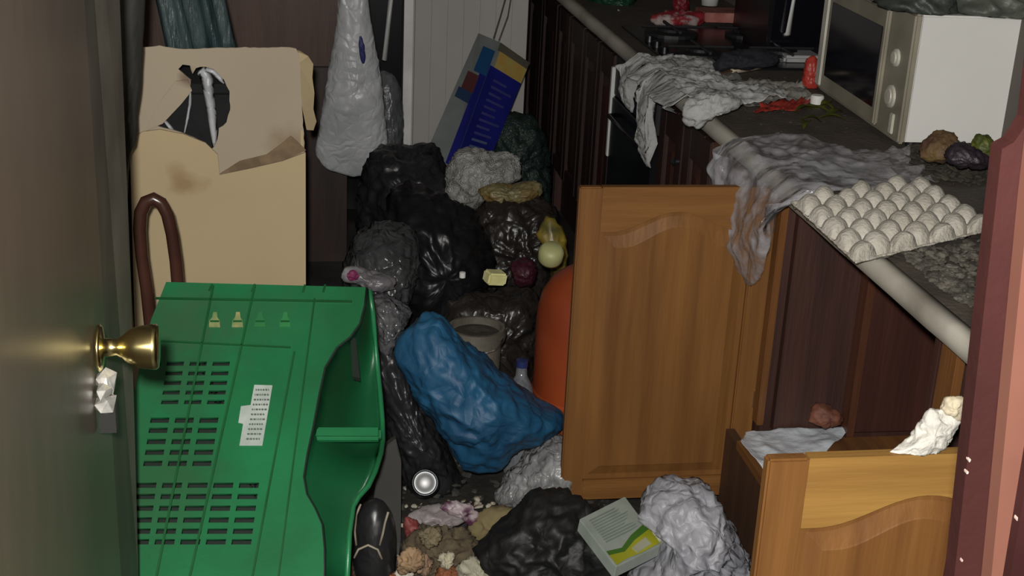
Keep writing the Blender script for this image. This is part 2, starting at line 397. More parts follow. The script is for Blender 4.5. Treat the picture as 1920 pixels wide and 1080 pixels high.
# ------------------------------------------------------------------ counter and base units
ct = thing('worktop', 'long dirty worktop with a pale front edge running to the back on the right', 'worktop', (1.3, 3.5, .84))
put('top', bx(1.012, 1.62, 1.50, 5.9, .843, .88), stone, ct, bev=.004)
eb = bmesh.new()
N = 120
for (xx, zz) in ((1.0, 1),):
    rings = []
    for i in range(N + 1):
        y = 1.50 + 4.4 * i / N; j = .0025 * fr((y * 4, 0, 0), 1.0)
        rings.append([eb.verts.new(q) for q in ((1.030, y, .8815), (1.008 + j, y, .8815), (1.001 + j, y, .876), (.999 + j, y, .862), (1.001 + j, y, .846), (1.010 + j, y, .841), (1.030, y, .841))])
    for A, B in zip(rings, rings[1:]):
        for k in range(7): eb.faces.new((A[k], A[(k + 1) % 7], B[(k + 1) % 7], B[k]))
    eb.faces.new(rings[0]); eb.faces.new(rings[-1])
edgegrad = stone_edge
put('edge_strip', eb, edgegrad, ct, smooth=True)

def cabinet_door(name, parent, W, H, M, m_stile, m_rail, m_panel, arch=True, T=.02, top_rail=.085, stile=.062, knob=None, arch_h=.045, top_mat=None):
    """raised-panel door in local axes: x 0..W, z 0..H, front face at y=0 facing -y."""
    root = put(name, bx(0, stile, 0, T, 0, H), m_stile, None, bev=.003)          # left stile carries the rest
    root.data.transform(M); 
    root.parent = parent
    if parent.parent is None: root.location = tuple(-Vector(parent.location))
    def part(nm, bm, m, bev=0):
        bmesh.ops.transform(bm, matrix=M, verts=bm.verts[:])
        o = put(nm, bm, m, None, bev=bev); o.parent = root; return o
    part('stile', bx(W - stile, W, 0, T, 0, H), m_stile, .003)
    part('rail', bx(stile, W - stile, .001, T, 0, stile), m_rail, .002)
    # top rail with an arched lower edge
    n = 24; up = []; lo = []
    wi = W - 2 * stile
    for i in range(n + 1):
        s = i / n; x = stile + wi * s
        if arch:
            t = abs(s - .5) * 2
            z = H - top_rail - arch_h * 1.0 + arch_h * (0.5 + 0.5 * math.cos(PI * min(1, t * 1.15))) if t < .87 else H - top_rail - arch_h
        else: z = H - top_rail
        up.append(Vector((x, .001, H))); lo.append(Vector((x, .001, z)))
    b = bmesh.new()
    Fu = [b.verts.new(p) for p in up]; Fl = [b.verts.new(p) for p in lo]; Bu = [b.verts.new(p + Vector((0, T - .002, 0))) for p in up]; Bl = [b.verts.new(p + Vector((0, T - .002, 0))) for p in lo]
    for i in range(n):
        b.faces.new((Fl[i], Fl[i + 1], Fu[i + 1], Fu[i])); b.faces.new((Bl[i], Bu[i], Bu[i + 1], Bl[i + 1]))
        b.faces.new((Fu[i], Fu[i + 1], Bu[i + 1], Bu[i])); b.faces.new((Fl[i], Bl[i], Bl[i + 1], Fl[i + 1]))
    b.faces.new((Fl[0], Fu[0], Bu[0], Bl[0])); b.faces.new((Fl[n], Bl[n], Bu[n], Fu[n]))
    part('top_rail', b, top_mat or m_rail)
    # fielded panel: outer ledge recessed, bevel, raised centre
    def loop(ins, y):
        pts = [Vector((stile + ins, y, stile + ins)), Vector((W - stile - ins, y, stile + ins))]
        for i in range(n, -1, -1):
            s = i / n; x = stile + ins + (wi - 2 * ins) * s
            pts.append(Vector((x, y, lo[i].z - ins)))
        return pts
    b = bmesh.new(); L = [[b.verts.new(p) for p in loop(a, y)] for a, y in ((-.004, .012), (.012, .0115), (.034, .004), (.036, .003))]
    for A, B in zip(L, L[1:]):
        for k in range(len(A)): b.faces.new((A[k], A[(k + 1) % len(A)], B[(k + 1) % len(A)], B[k]))
    inner = L[-1]
    for i in range(n): pass
    pts = [v.co.copy() for v in inner]
    for t in tessellate_polygon([pts]): b.faces.new([inner[i] for i in t])
    back = [b.verts.new(p) for p in loop(-.004, T - .003)]
    for k in range(len(back)): b.faces.new((L[0][k], back[k], back[(k + 1) % len(back)], L[0][(k + 1) % len(back)]))
    for t in tessellate_polygon([[v.co.copy() for v in back]]): b.faces.new([back[i] for i in reversed(t)])
    part('panel', b, m_panel)
    if knob:
        part('knob', lathe([(0, 0), (.006, 0), (.006, .01), (.013, .016), (.012, .024), (0, .027)], M=Matrix.Translation((knob[0], 0, knob[1])) @ Matrix.Rotation(PI / 2, 4, 'X'), n=20), steel)
    return root

def unit(y0, y1, label, group=None, open_front=False, base_z=.25, back=1.60, base_m=None, z1=.84):
    """one base cabinet of the run: sides, bottom, back, plinth (front parts added after)."""
    t = thing('base_cabinet', label, 'cabinet', (FX, y0, 0), group)
    s = .018
    put('side_panel', bx(FX + .001, back, y0 + .001, y0 + s, .0, z1), carc, t)
    put('side_panel', bx(FX + .001, back, y1 - s, y1 - .001, .0, z1), carc, t)
    put('bottom_panel', bx(FX - .078 if open_front else FX + .002, back, y0 + (.003 if open_front else s), (y1 - .003 if y1 < 2 else 2.60) if open_front else y1 - s, base_z - .02, base_z), base_m or carc, t)
    put('back_panel', bx(back - .01, back, y0 + s, y1 - s, base_z, z1), mahog_red, t)
    put('plinth', bx(FX + (-.070 if open_front else .03), FX + (-.05 if open_front else .05), y0 + s, 2.70 if y1 == 2.70 else y1 - s, 0, base_z - .021), wood('plinth_wood', (0.075, 0.034, 0.016), (0.045, 0.022, 0.012), rough=.6) if open_front else mahog, t)
    return t
FACE = lambda y0, z0: Matrix(((0, 1, 0, FX - .022), (-1, 0, 0, y0), (0, 0, 1, z0), (0, 0, 0, 1)))   # local x -> -Y, local y -> +X
def stile_post(y0, y1, t, m):
    put('face_stile', bx(FX - .012, FX + .004, y0, y1, .296, .838), m, t, bev=.002)

stile_m = wood('stile_oak', (0.17, 0.070, 0.020), (0.09, 0.036, 0.012), rough=0.4)
# nearest unit, its door swung out at the near end
near = unit(1.50, 1.93, 'base cabinet nearest the red door frame, its oak door swung wide open', open_front=True, base_m=board_brown, base_z=.294)
stile_post(1.845, 1.90, near, stile_m)
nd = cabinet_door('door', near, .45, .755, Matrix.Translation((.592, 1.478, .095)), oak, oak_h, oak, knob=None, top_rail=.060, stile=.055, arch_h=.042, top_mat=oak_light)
nd['label'] = 'honey oak arched door opened across the aisle'
# middle open unit
mid = unit(1.93, 2.70, 'wide open base cabinet with a brown shelf floor and scraps lying in it', open_front=True, base_m=board_brown, base_z=.294)
put('partition', bx(1.058, 1.215, 2.640, 2.660, .2945, .84), carc, mid)
put('partition_post', bx(1.215, 1.232, 2.600, 2.660, .2945, .84), wood('post_wood', (0.105, 0.038, 0.018), (0.06, 0.022, 0.012)), mid)
put('partition', bx(1.232, 1.59, 2.622, 2.642, .2945, .84), mahog_red, mid)
stile_post(2.665, 2.70, mid, stile_m)
# third unit with the big door open
third = unit(2.70, 3.16, 'base cabinet behind the wide open oak door in mid aisle', open_front=False)
stile_post(3.125, 3.16, third, stile_m)
bd = cabinet_door('door', third, .44, .748, Matrix.Translation((.598, 2.716, .092)), oak, oak_h, oak, top_rail=.055, stile=.050, arch_h=.045)
bd['label'] = 'large arched oak door opened across the aisle'
# hinge knuckles
for z in (.32, .74):
    for yy, tt in ((2.712, third), (1.474, near)):
        put('hinge', tube(bmesh.new(), [(1.036, yy, z), (1.036, yy, z + .04)], .006), steel, tt)
# far closed units
four = unit(3.16, 3.66, 'closed dark mahogany base cabinet just past the open oak door')
cabinet_door('door', four, .235, .62, FACE(3.40, .2), mahog, mahog, mahog_red, arch=False)
cabinet_door('door', four, .235, .62, FACE(3.645, .2), mahog, mahog, mahog_red, arch=False)
put('knob', lathe([(0, 0), (.006, 0), (.006, .01), (.012, .016), (0, .024)], M=Matrix.Translation((FX - .022, 3.425, .70)) @ Matrix.Rotation(-PI / 2, 4, 'Y'), n=16), blackm, four)
ov = thing('built_in_oven', 'black built-in oven with a slim pale upright trim between dark cabinets', 'oven', (FX, 3.68, 0))
put('oven_body', bx(FX + .001, 1.58, 3.67, 4.235, .02, .838), blackm, ov)
put('oven_door', bx(FX - .03, FX, 3.675, 4.20, .10, .70), blackg, ov, bev=.004)
put('control_panel', bx(FX - .025, FX, 3.675, 4.20, .705, .832), blackm, ov, bev=.003)
put('side_trim', bx(FX - .034, FX - .02, 4.205, 4.225, .50, .79), handle_w, ov, bev=.002)
put('handle', tube(bmesh.new(), [(FX - .03, 3.74, .655), (FX - .055, 3.75, .655), (FX - .055, 4.12, .655), (FX - .03, 4.13, .655)], .007), blackg, ov, smooth=True)
for k in range(3):
    put('control_dial', lathe([(0, 0), (.016, 0), (.014, .015), (0, .017)], M=Matrix.Translation((FX - .025, 3.80 + .13 * k, .77)) @ Matrix.Rotation(-PI / 2, 4, 'Y'), n=18), blackm, ov)
for i, (a, b) in enumerate(((4.24, 4.72), (4.73, 5.22), (5.23, 5.88))):
    lb = ['dark mahogany base cabinet directly beyond the black oven', 'second dark mahogany base cabinet beyond the black oven', 'farthest dark mahogany base cabinet at the back wall'][i]
    un = unit(a, b, lb)
    Wd = (b - a) / 2 - .006
    cabinet_door('door', un, Wd, .62, FACE(a + Wd + .002, .2), mahog, mahog, mahog_red if i == 0 else mahog, arch=False, stile=.05)
    cabinet_door('door', un, Wd, .62, FACE(b - .003, .2), mahog, mahog, mahog, arch=False, stile=.05)
rag = sack([(1198, 292), (1212, 288), (1222, 296), (1221, 312), (1212, 326), (1203, 315)], 3.83, .012, .002, seed=3, nring=6, nseg=30)
tag(put('rag', rag, whitebag, smooth=True), 'tiny white rag caught on the black oven front', 'rag')

# ------------------------------------------------------------------ microwave
mwroot = thing('microwave', 'white microwave with a dark glass door and grubby cream front on the worktop', 'microwave', (1.40, 2.92, .88))
A0 = at(1685, 275, z=.885); A1 = at(1535, 170, z=.885)      # front bottom edge, near and far corner
fdir = Vector((A1.x - A0.x, A1.y - A0.y, 0)); FW = fdir.length; fdir.normalize()
sd = Vector((fdir.y, -fdir.x, 0))
if sd.x < 0: sd = -sd
sd = (sd * 1.0).normalized()
MH = .295; MD = .34
def mw(a, b, c): return Vector((A0.x, A0.y, .890)) + fdir * a + sd * b + Vector((0, 0, c))   # a along front, b depth back, c up
def mwbox(a0, a1, b0, b1, c0, c1):
    bm = bmesh.new()
    vs = [bm.verts.new(mw(a, b, c)) for a in (a0, a1) for b in (b0, b1) for c in (c0, c1)]
    for f in ((0, 1, 3, 2), (4, 6, 7, 5), (0, 4, 5, 1), (2, 3, 7, 6), (0, 2, 6, 4), (1, 5, 7, 3)): bm.faces.new([vs[i] for i in f])
    return bm
put('casing', mwbox(.004, FW - .004, .012, MD, .004, MH), white_en, mwroot, bev=.004)
put('front_frame', mwbox(0, FW, -.004, .014, 0, MH + .002), cream_pl, mwroot, bev=.005)
dp = mwbox(.135, FW - .01, -.016, -.003, .012, MH - .01)
put('oven_door', dp, cream_pl, mwroot, bev=.004)
put('door_glass', mwbox(.150, FW - .075, -.0185, -.014, .052, MH - .052), mat('dark_glass', (.008, .007, .011), rough=.12, var=.2), mwroot, bev=.001)
put('door_handle', mwbox(FW - .055, FW - .02, -.022, -.014, .02, MH - .02), mat('pale_cream_handle', (.62, .59, .52), rough=.45), mwroot, bev=.003)
for c, r in ((.185, .021), (.095, .027)):
    p = mw(.075, -.004, c); q = Matrix.Translation(p) @ (-sd).to_track_quat('Z', 'Y').to_matrix().to_4x4()
    put('control_knob', lathe([(0, 0), (r, 0), (r * .95, .005), (r * .7, .007), (r * .66, .010), (0, .011)], M=q, n=26), mat('knob_white', (.60, .57, .48), rough=.35), mwroot, smooth=False)
put('release_button', mwbox(.035, .055, -.010, -.003, .015, .062), mat('knob_white', (.6, .57, .48)), mwroot, bev=.002)
for a, b in ((.03, .04), (FW - .03, .04), (.03, MD - .04), (FW - .03, MD - .04)):
    put('foot', lathe([(0, -.0098), (.012, -.0098), (.012, .005), (0, .005)], c=mw(a, b, 0), n=14), blackm, mwroot)
# stuff on top of the microwave
for i, (a, b, L, c, lb, ca) in enumerate(((.10, .03, .10, (.05, .06, .05), 'dark grey-green crumpled bag on top of the microwave, over its near corner', 'bag'),
                                          (.30, .05, .12, (.03, .035, .03), 'dark crumpled bag on top of the microwave, over its door', 'bag'),
                                          (.08, .19, .11, (.10, .11, .09), 'greyish crumpled bag on top of the microwave, middle of the near side', 'bag'),
                                          (.09, .30, .09, (.012, .012, .013), 'black crumpled bag on top of the microwave, at the far right', 'bag'))):
    bm = bmesh.new(); bmesh.ops.create_icosphere(bm, subdivisions=4, radius=1)
    o0 = mw(a, b, MH + .002)
    for v in bm.verts:
        d = 1 + .25 * ridged(v.co + Vector((i * 5, 0, 0)), 1.6)
        v.co = Vector((v.co.x * L * d * .8, v.co.y * L * d, max(0, (v.co.z + .25)) * .05 * d))
        v.co += o0
    tag(put('plastic_bag', bm, mat('topbag%d' % i, c, rough=.5, bump=.5, bscale=30), smooth=True), lb, ca)

# ------------------------------------------------------------------ egg tray
et = [at(1490, 352, z=.885), at(1610, 485, z=.885), at(1868, 405, z=.885)]
A = Vector((1.012, 2.512, 0)); A.z = .90
eA = at(1482, 385, z=.90); eB = at(1605, 487, z=.90); eC = at(1862, 425, z=.90)
def egg_tray():
    t = thing('egg_tray', 'empty grey pulp egg tray hanging over the worktop edge near the red door frame', 'egg tray', (eA.x, eA.y, .885))
    ox = eB; ex = (eA - eB); eyv = (eC - eB)
    n1, n2 = 5, 7
    L1 = ex.length; L2 = eyv.length; ex.normalize(); eyv = eyv.normalized()
    NU, NV = 100, 140
    bm = bmesh.new(); top = []; bot = []
    for j in range(NV + 1):
        r1 = []; r2 = []
        for i in range(NU + 1):
            s, v = i / NU, j / NV
            a = s * n1; b = v * n2
            # inverted cups stand up as round domes in staggered rows, small pits between them
            best = 9
            for bb in (math.floor(b) - 1, math.floor(b), math.floor(b) + 1):
                sh_ = .5 if bb % 2 else 0.0
                for aa in (math.floor(a - sh_), math.floor(a - sh_) + 1):
                    ca, cb_ = aa + sh_ + .25, bb + .5
                    if .1 < ca < n1 - .1 and .1 < cb_ < n2 - .1: best = min(best, math.hypot(a - ca, (b - cb_)))
            q_ = max(0.0, 1 - (best / .58) ** 2)
            z = .004 + .032 * q_ ** .55 + .0015 * fr((a, b, 0), 2)
            if min(s, 1 - s, v, 1 - v) < .012: z = .010
            p = ox + ex * (s * L1 + .003 * fr((b, a, 3), 2)) + eyv * (v * L2 + .003 * fr((a, b, 9), 2))
            p.z = .886 + z + .012 * s * (1 - v) 
            r1.append(bm.verts.new(p)); r2.append(bm.verts.new(p - Vector((0, 0, .003))))
        top.append(r1); bot.append(r2)
    for j in range(NV):
        for i in range(NU):
            bm.faces.new((top[j][i], top[j][i + 1], top[j + 1][i + 1], top[j + 1][i])); bm.faces.new((bot[j][i], bot[j + 1][i], bot[j + 1][i + 1], bot[j][i + 1]))
    for j in range(NV):
        for i in (0, NU): bm.faces.new((top[j][i], top[j + 1][i], bot[j + 1][i], bot[j][i]))
    for i in range(NU):
        for j in (0, NV): bm.faces.new((top[j][i], top[j][i + 1], bot[j][i + 1], bot[j][i]))
    put('tray_shell', bm, pulp, t, smooth=True)
    return t
egg_tray()

# ------------------------------------------------------------------ draped film bag over the edge
def drape(ys, x_in, drop, thick, amp, sc, seed, m_, name, label, cat, z=.884, nu=70, nv=70, xo=.985, dropf=None, xin_f=None, skew=.25):
    """sheet lying on the worktop and hanging over its front edge."""
    bm = bmesh.new(); A = []; B = []
    for j in range(nv + 1):
        t = j / nv; y = ys[0] + (ys[1] - ys[0]) * t
        dr = dropf(t) if dropf else drop; xi = xin_f(t) if xin_f else x_in
        ra = []; rb = []
        L1 = xi - xo; L = L1 + dr
        for i in range(nu + 1):
            d = L * i / nu
            if d < L1: p = Vector((xi - d, y, z)); nr = Vector((0, 0, 1))
            else:
                e = d - L1; p = Vector((xo - .004 - .05 * math.sin(min(1, e / max(dr, .01)) * PI) * .6, y, z - e)); nr = Vector((-1, 0, 0))
            y2 = y + skew * (0.5 - t) * abs(ys[1] - ys[0]) * 0.9 * max(0, d - L1) / max(dr, .01) * (1 if ys[1] > ys[0] else -1)
            p.y = y2
            o = Vector((seed * 1.3, seed, 0))
            k = ridged(p + o, sc) * .6 + ridged(p + o, sc * 2.2) * .35 + .6
            p = p + nr * amp * max(0.0, k) + Vector((0, 1, 0)) * amp * .5 * fr(p + o, sc)
            ra.append(bm.verts.new(p + nr * thick)); rb.append(bm.verts.new(p))
        A.append(ra); B.append(rb)
    for j in range(nv):
        for i in range(nu):
            bm.faces.new((A[j][i], A[j][i + 1], A[j + 1][i + 1], A[j + 1][i])); bm.faces.new((B[j][i], B[j + 1][i], B[j + 1][i + 1], B[j][i + 1]))
        for i in (0, nu): bm.faces.new((A[j][i], A[j + 1][i], B[j + 1][i], B[j][i]))
    for i in range(nu):
        for j in (0, nv): bm.faces.new((A[j][i], B[j][i], B[j][i + 1], A[j][i + 1]))
    return tag(put(name, bm, m_, smooth=True), label, cat)
def dfilm(t):    # deeper in the middle
    return .02 + .25 * max(0, math.sin(PI * min(1, max(0, (t - .0) / 1.0)))) ** .40 * (1 - .22 * t)
drape((2.46, 2.92), 1.25, .25, .0008, .022, 6.5, 4, clearfilm, 'film_bag', 'clear grey plastic bag hanging over the worktop edge beside the egg tray', 'plastic bag', dropf=dfilm, xin_f=lambda t: 1.28 - .12 * t)
bm = sheet(at(1500, 345, z=.889), at(1745, 350, z=.889), at(1480, 290, z=.889), at(1700, 280, z=.889), 50, 24, .012, 12, .001, seed=5, edge=.08, floor=.8845)
tag(put('film_wrap', bm, clearfilm, smooth=True), 'rumpled clear film lying behind the egg tray', 'plastic film')

# ------------------------------------------------------------------ white rags / paper on counter
towel = mat('grey_white_paper', (.44, .44, .43), rough=.8, c2=(.30, .30, .29), scale=9, bump=.5, bscale=60)
towel2 = mat('dirty_paper', (.30, .285, .26), rough=.85, c2=(.15, .14, .12), scale=12, bump=.4, bscale=50)
# far cloth with a long hanging tail
def cl_drop(t):
    def sm(a, b, x): 
        x = min(1, max(0, (x - a) / (b - a))); return x * x * (3 - 2 * x)
    tail = sm(.34, .38, t) * (1 - sm(.53, .57, t)); lobe = sm(.74, .80, t) * (1 - sm(.93, 1.0, t))
    return .025 + .20 * tail + .10 * lobe
drape((3.30, 3.83), 1.26, .2, .0012, .020, 13, 2, towel, 'cloth', 'greyish white crumpled cloth with a long tail hanging in front of the black oven', 'cloth', dropf=cl_drop, xin_f=lambda t: 1.25 - .12 * t + .03 * math.sin(t * 9), nu=80, nv=110, skew=0)
bm = sack([(1283, 205), (1295, 190), (1320, 178), (1345, 172), (1370, 178), (1392, 190), (1375, 205), (1350, 212), (1330, 212), (1318, 232), (1308, 244), (1296, 236), (1286, 222)], 3.06, .04, .004, 16, seed=12, nring=9, nseg=90)
tag(put('tissue', bm, towel, smooth=True), 'small white crumpled tissue hanging on the worktop edge', 'tissue')
P = lambda u, v, z=.884: at(u, v, z=z)
bm = sheet(P(1320, 205), P(1530, 195), P(1335, 150), P(1500, 158), 50, 30, .016, 14, .001, seed=8, edge=.10, floor=.8835)
tag(put('paper_sheet', bm, towel2, smooth=True), 'grimy white paper sheet spread on the worktop beside the microwave', 'paper')
bm = sheet(P(1290, 150), P(1400, 160), P(1300, 110), P(1350, 100), 30, 20, .010, 14, .001, seed=18, edge=.06, floor=.8835)
tag(put('paper_sheet', bm, towel2, smooth=True), 'pale rumpled paper lying behind the hanging cloth', 'paper')
redm = mat('red_plastic', (.42, .045, .03), rough=.4, c2=(.30, .03, .02), scale=10, bump=.4, bscale=30)
bm = sack([(1510, 112), (1525, 100), (1536, 118), (1535, 170), (1525, 182), (1508, 172), (1506, 140)], 3.52, .02, .003, seed=6, nring=7, nseg=50, flatz=.882)
tag(put('red_packet', bm, redm, smooth=True), 'red plastic packet upright against the far edge of the microwave', 'packet')
bm = sheet(P(1412, 214), P(1500, 206), P(1430, 196), P(1530, 186), 40, 10, .012, 22, .001, seed=4, edge=.06, floor=.8835)
tag(put('red_wrapper', bm, redm, smooth=True), 'flat torn red wrapper on the worktop before the microwave', 'wrapper')
tag(put('bottle_cap', lathe([(0, 0), (.017, 0), (.0175, .018), (.015, .022), (0, .022)], c=P(1531, 194, .883), n=24), white_en), 'small white bottle cap by the bottom far corner of the microwave', 'bottle cap')
def leaf(c, L, W, ang, bend, m_, parent=None):
    bm = bmesh.new(); n = 8; rows = []
    for i in range(n + 1):
        s = i / n; w_ = W * math.sin(PI * (.06 + .94 * s) ** .8) + .001
        z = bend * math.sin(PI * s)
        rows.append([bm.verts.new((s * L, k * w_, z + abs(k) * w_ * .35)) for k in (-1, 0, 1)])
    for a, b in zip(rows, rows[1:]):
        for k in range(2): bm.faces.new((a[k], a[k + 1], b[k + 1], b[k]))
    r = bmesh.ops.solidify(bm, geom=bm.faces[:], thickness=.0012)
    bmesh.ops.transform(bm, matrix=Matrix.Translation(c) @ Matrix.Rotation(ang, 4, 'Z'), verts=bm.verts[:])
    return bm
leafm = mat('wilted_leaf', (.16, .17, .02), rough=.6, c2=(.05, .065, .012), scale=20)
bunch = thing('wilted_greens', 'wilted yellow-green vegetable scraps on the worktop before the microwave', 'vegetable scraps', P(1530, 215, .882))
random.seed(5)
for k in range(9):
    c = P(1495 + random.random() * 60, 198 + random.random() * 34, .886)
    put('leaf', leaf(c, .05 + .03 * random.random(), .010, random.random() * 6.28, .012, leafm), leafm, bunch)

# dark hob with pans and things at the far end
hob = thing('hob', 'black glass hob let into the far worktop', 'hob', (1.3, 4.1, .88))
put('glass', bx(1.075, 1.60, 3.75, 4.42, .8805, .888), blackg, hob, bev=.002)
for x_, y_, r_ in ((1.20, 3.92, .07), (1.20, 4.25, .085), (1.45, 3.92, .085), (1.45, 4.25, .07)):
    put('burner', lathe([(0, 0), (r_, 0), (r_, .010), (r_ * .6, .014), (r_ * .55, .022), (0, .022)], c=(x_, y_, .888), n=24), blackm, hob)
    bmg = bmesh.new()
    for a in (0, PI / 2): tube(bmg, [(x_ - .1 * math.cos(a), y_ - .1 * math.sin(a), .913), (x_ + .1 * math.cos(a), y_ + .1 * math.sin(a), .913)], .005, 6)
    put('pan_support', bmg, blackm, hob)
for k in range(4):
    p = at(1238 + 12 * k, 70 + 9 * k, z=.889)
    put('control_knob', lathe([(0, 0), (.015, 0), (.013, .018), (0, .02)], c=(1.098, 3.86 + .09 * k, .888), n=16), blackg, hob)
# black appliance with silver handle
ap = thing('mini_oven', 'tall black appliance with a bright silver upright bar beyond the microwave', 'appliance', (1.42, 3.72, .88))
q0 = at(1395, 100, z=.884); q1 = at(1548, 92, z=.884)
put('casing', bx(q0.x + .06, 1.61, q0.y - .02, q0.y + .32, .883, 1.32), blackg, ap, bev=.006)
hx = at(1478, 70, y=q0.y - .05)
put('handle', tube(bmesh.new(), [(hx.x, q0.y - .022, hx.z), (hx.x, q0.y - .05, hx.z + .01), (hx.x + .01, q0.y - .05, hx.z + .26), (hx.x + .01, q0.y - .022, hx.z + .27)], .010, 12), handle_w, ap, smooth=True)
ap2 = put('door_panel', bx(q0.x + .07, 1.60, q0.y - .026, q0.y - .0205, .91, 1.29), mat('black_window', (.006, .006, .009), rough=.1), ap)
# packets behind the hob
tag(put('packet', sack([(1215, 30), (1245, 22), (1290, 24), (1320, 22), (1318, 44), (1290, 50), (1250, 46), (1220, 48)], 4.45, .04, .006, 14, seed=21, nring=8, nseg=60), mat('red_white_pack', (.34, .27, .26), c2=(.25, .02, .03), rough=.5, scale=16, fac=(.47, .53)), smooth=True), 'red and white crumpled food packet behind the hob', 'packet')
tag(put('food_box', hexa([at(u, v, y=4.42) for u, v in ((1322, 24), (1400, 26), (1402, 44), (1322, 42))], [at(u, v, y=4.42) + Vector((0, .12, 0)) for u, v in ((1322, 24), (1400, 26), (1402, 44), (1322, 42))]), mat('pink_carton', (.42, .20, .16), c2=(.25, .04, .04), rough=.6, scale=12), bev=.003), 'flat pinkish red carton lying behind the hob', 'carton')
tag(put('packet', sack([(1262, -30), (1290, -28), (1292, 20), (1288, 34), (1270, 34), (1262, 20)], 4.55, .03, .004, 12, seed=31, nring=8, nseg=50), mat('dark_red', (.18, .012, .02), rough=.5), smooth=True), 'dark red packet upright behind the white and red packet', 'packet')
tag(put('plastic_bag', sack([(1100, -40), (1190, -40), (1192, 5), (1180, 20), (1150, 24), (1120, 14), (1102, 0)], 4.95, .09, .010, 9, seed=41, nring=9, nseg=60), mat('dark_green_bag', (.01, .06, .03), rough=.45, var=.4, bump=.5), smooth=True), 'dark green plastic bag on the farthest end of the worktop', 'plastic bag')
tag(put('paper_scrap', sack([(1155, 15), (1168, 24), (1178, 34), (1190, 30), (1186, 42), (1174, 48), (1164, 36)], 4.75, .012, .002, 14, seed=43, nring=6, nseg=40), whitebag, smooth=True), 'small white scrap lying before the dark green bag', 'scrap')
tag(put('cup', lathe([(0, 0), (.03, 0), (.038, .09), (.035, .09), (.028, .006), (0, .006)], c=at(1345, 18, z=.886) + Vector((0, .1, 0)), n=24), white_en, smooth=True), 'white cup behind the pinkish carton', 'cup')
tag(put('cloth', sack([(1332, 128), (1340, 108), (1365, 98), (1410, 96), (1455, 100), (1470, 112), (1450, 122), (1400, 122), (1360, 126), (1345, 136)], 3.60, .05, .006, 12, seed=51, nring=9, nseg=80, flatz=.8825), mat('navy_cloth', (.012, .013, .020), rough=.85, bump=.5), smooth=True), 'very dark navy cloth bundled on the worktop before the hob', 'cloth')
kn_ = thing('knife', 'kitchen knife with a pale handle lying on the worktop', 'knife', P(1400, 130, .884))
h0 = P(1372, 133, .892); h1 = P(1434, 122, .892); d0 = (h1 - h0).normalized()
put('handle', tube(bmesh.new(), [h0, h0.lerp(h1, .3), h0.lerp(h1, .7), h1], [.007, .010, .009, .011], 10), mat('ivory', (.55, .47, .36), rough=.4), kn_, smooth=True)
b0 = h0 - d0 * .12
put('blade', hexa([h0 + Vector((0, .010, 0)), h0 - Vector((0, .012, 0)), b0 - Vector((0, .008, .004)), b0 + Vector((-.01, .012, -.004))], [p + Vector((0, 0, .002)) for p in (h0 + Vector((0, .010, 0)), h0 - Vector((0, .012, 0)), b0 - Vector((0, .008, .004)), b0 + Vector((-.01, .012, -.004)))]), mat('rusty_blade', (.22, .13, .08), rough=.5, metal=.3), kn_)
wb0 = P(1470, 120, .884)
tag(put('tub', bx(wb0.x, wb0.x + .12, wb0.y, wb0.y + .1, .8815, .908), mat('grey_tub', (.42, .42, .42), rough=.5), bev=.008), 'low pale grey tub beside the black appliance', 'tub')

# dirt heaps on the counter
def heap(name, pts, z0, n, r, h, m_, label, cat='debris', seed=0, parent=None):
    """loose debris: many small tilted bits spread over a polygon (uncountable stuff)."""
    rnd = random.Random(seed); bm = bmesh.new()
    P_ = [at(u, v, z=z0) for u, v in pts]; c = sum(P_, Vector()) / len(P_)
    for _ in range(n):
        i = rnd.randrange(len(P_)); a = P_[i]; b = P_[(i + 1) % len(P_)]
        s, t = rnd.random(), math.sqrt(rnd.random())
        p = c.lerp(a.lerp(b, s), t)
        rr = r * (.4 + rnd.random()); p.z = z0 + rr * .3 + h * (1 - t) * rnd.random()
        vs = bmesh.ops.create_icosphere(bm, subdivisions=1, radius=rr, matrix=Matrix.Translation(p) @ Matrix.Rotation(rnd.random() * 6, 4, 'Z') @ Matrix.Rotation(rnd.uniform(-.5, .5), 4, 'X') @ Matrix.Diagonal((1, .3 + rnd.random() * .7, .25 + .3 * rnd.random(), 1)))['verts']
        for v in vs: v.co += Vector((noise.noise(v.co * 70), noise.noise(v.co * 70 + Vector((9, 0, 0))), 0)) * rr * .5
    for v in bm.verts:
        if v.co.z < z0: v.co.z = z0 + .0003
    return tag(put(name, bm, m_), label, cat, kind='stuff')
heap('debris', [(1690, 285), (1760, 250), (1850, 285), (1860, 345), (1790, 350), (1700, 330)], .8815, 420, .010, .05, dirt, 'dark rotting debris heaped against the microwave', seed=1)
heap('debris', [(1690, 470), (1850, 450), (1838, 590), (1790, 560), (1735, 520)], .8815, 420, .009, .022, mat('grey_ash', (.14, .125, .10), rough=.95, c2=(.03, .026, .02), scale=35), 'greyish crumbly debris between the egg tray and the worktop edge', seed=2)
heap('crumbs', [(1250, 110), (1520, 110), (1700, 290), (1480, 340), (1380, 240)], .8815, 260, .004, .0, dirt, 'fine crumbs and dirt scattered over the worktop', 'crumbs', seed=3)
pot = sack([(1722, 290), (1730, 268), (1752, 252), (1780, 248), (1795, 265), (1792, 288), (1770, 300), (1740, 302)], 2.62, .04, .008, 12, seed=61, nring=9, nseg=60, flatz=.882)
tag(put('rotten_fruit', pot, mat('olive_brown', (.17, .11, .035), c2=(.07, .035, .02), rough=.7, scale=20, bump=.5), smooth=True), 'brown and olive rotten fruit leaning on the white side of the microwave', 'fruit')
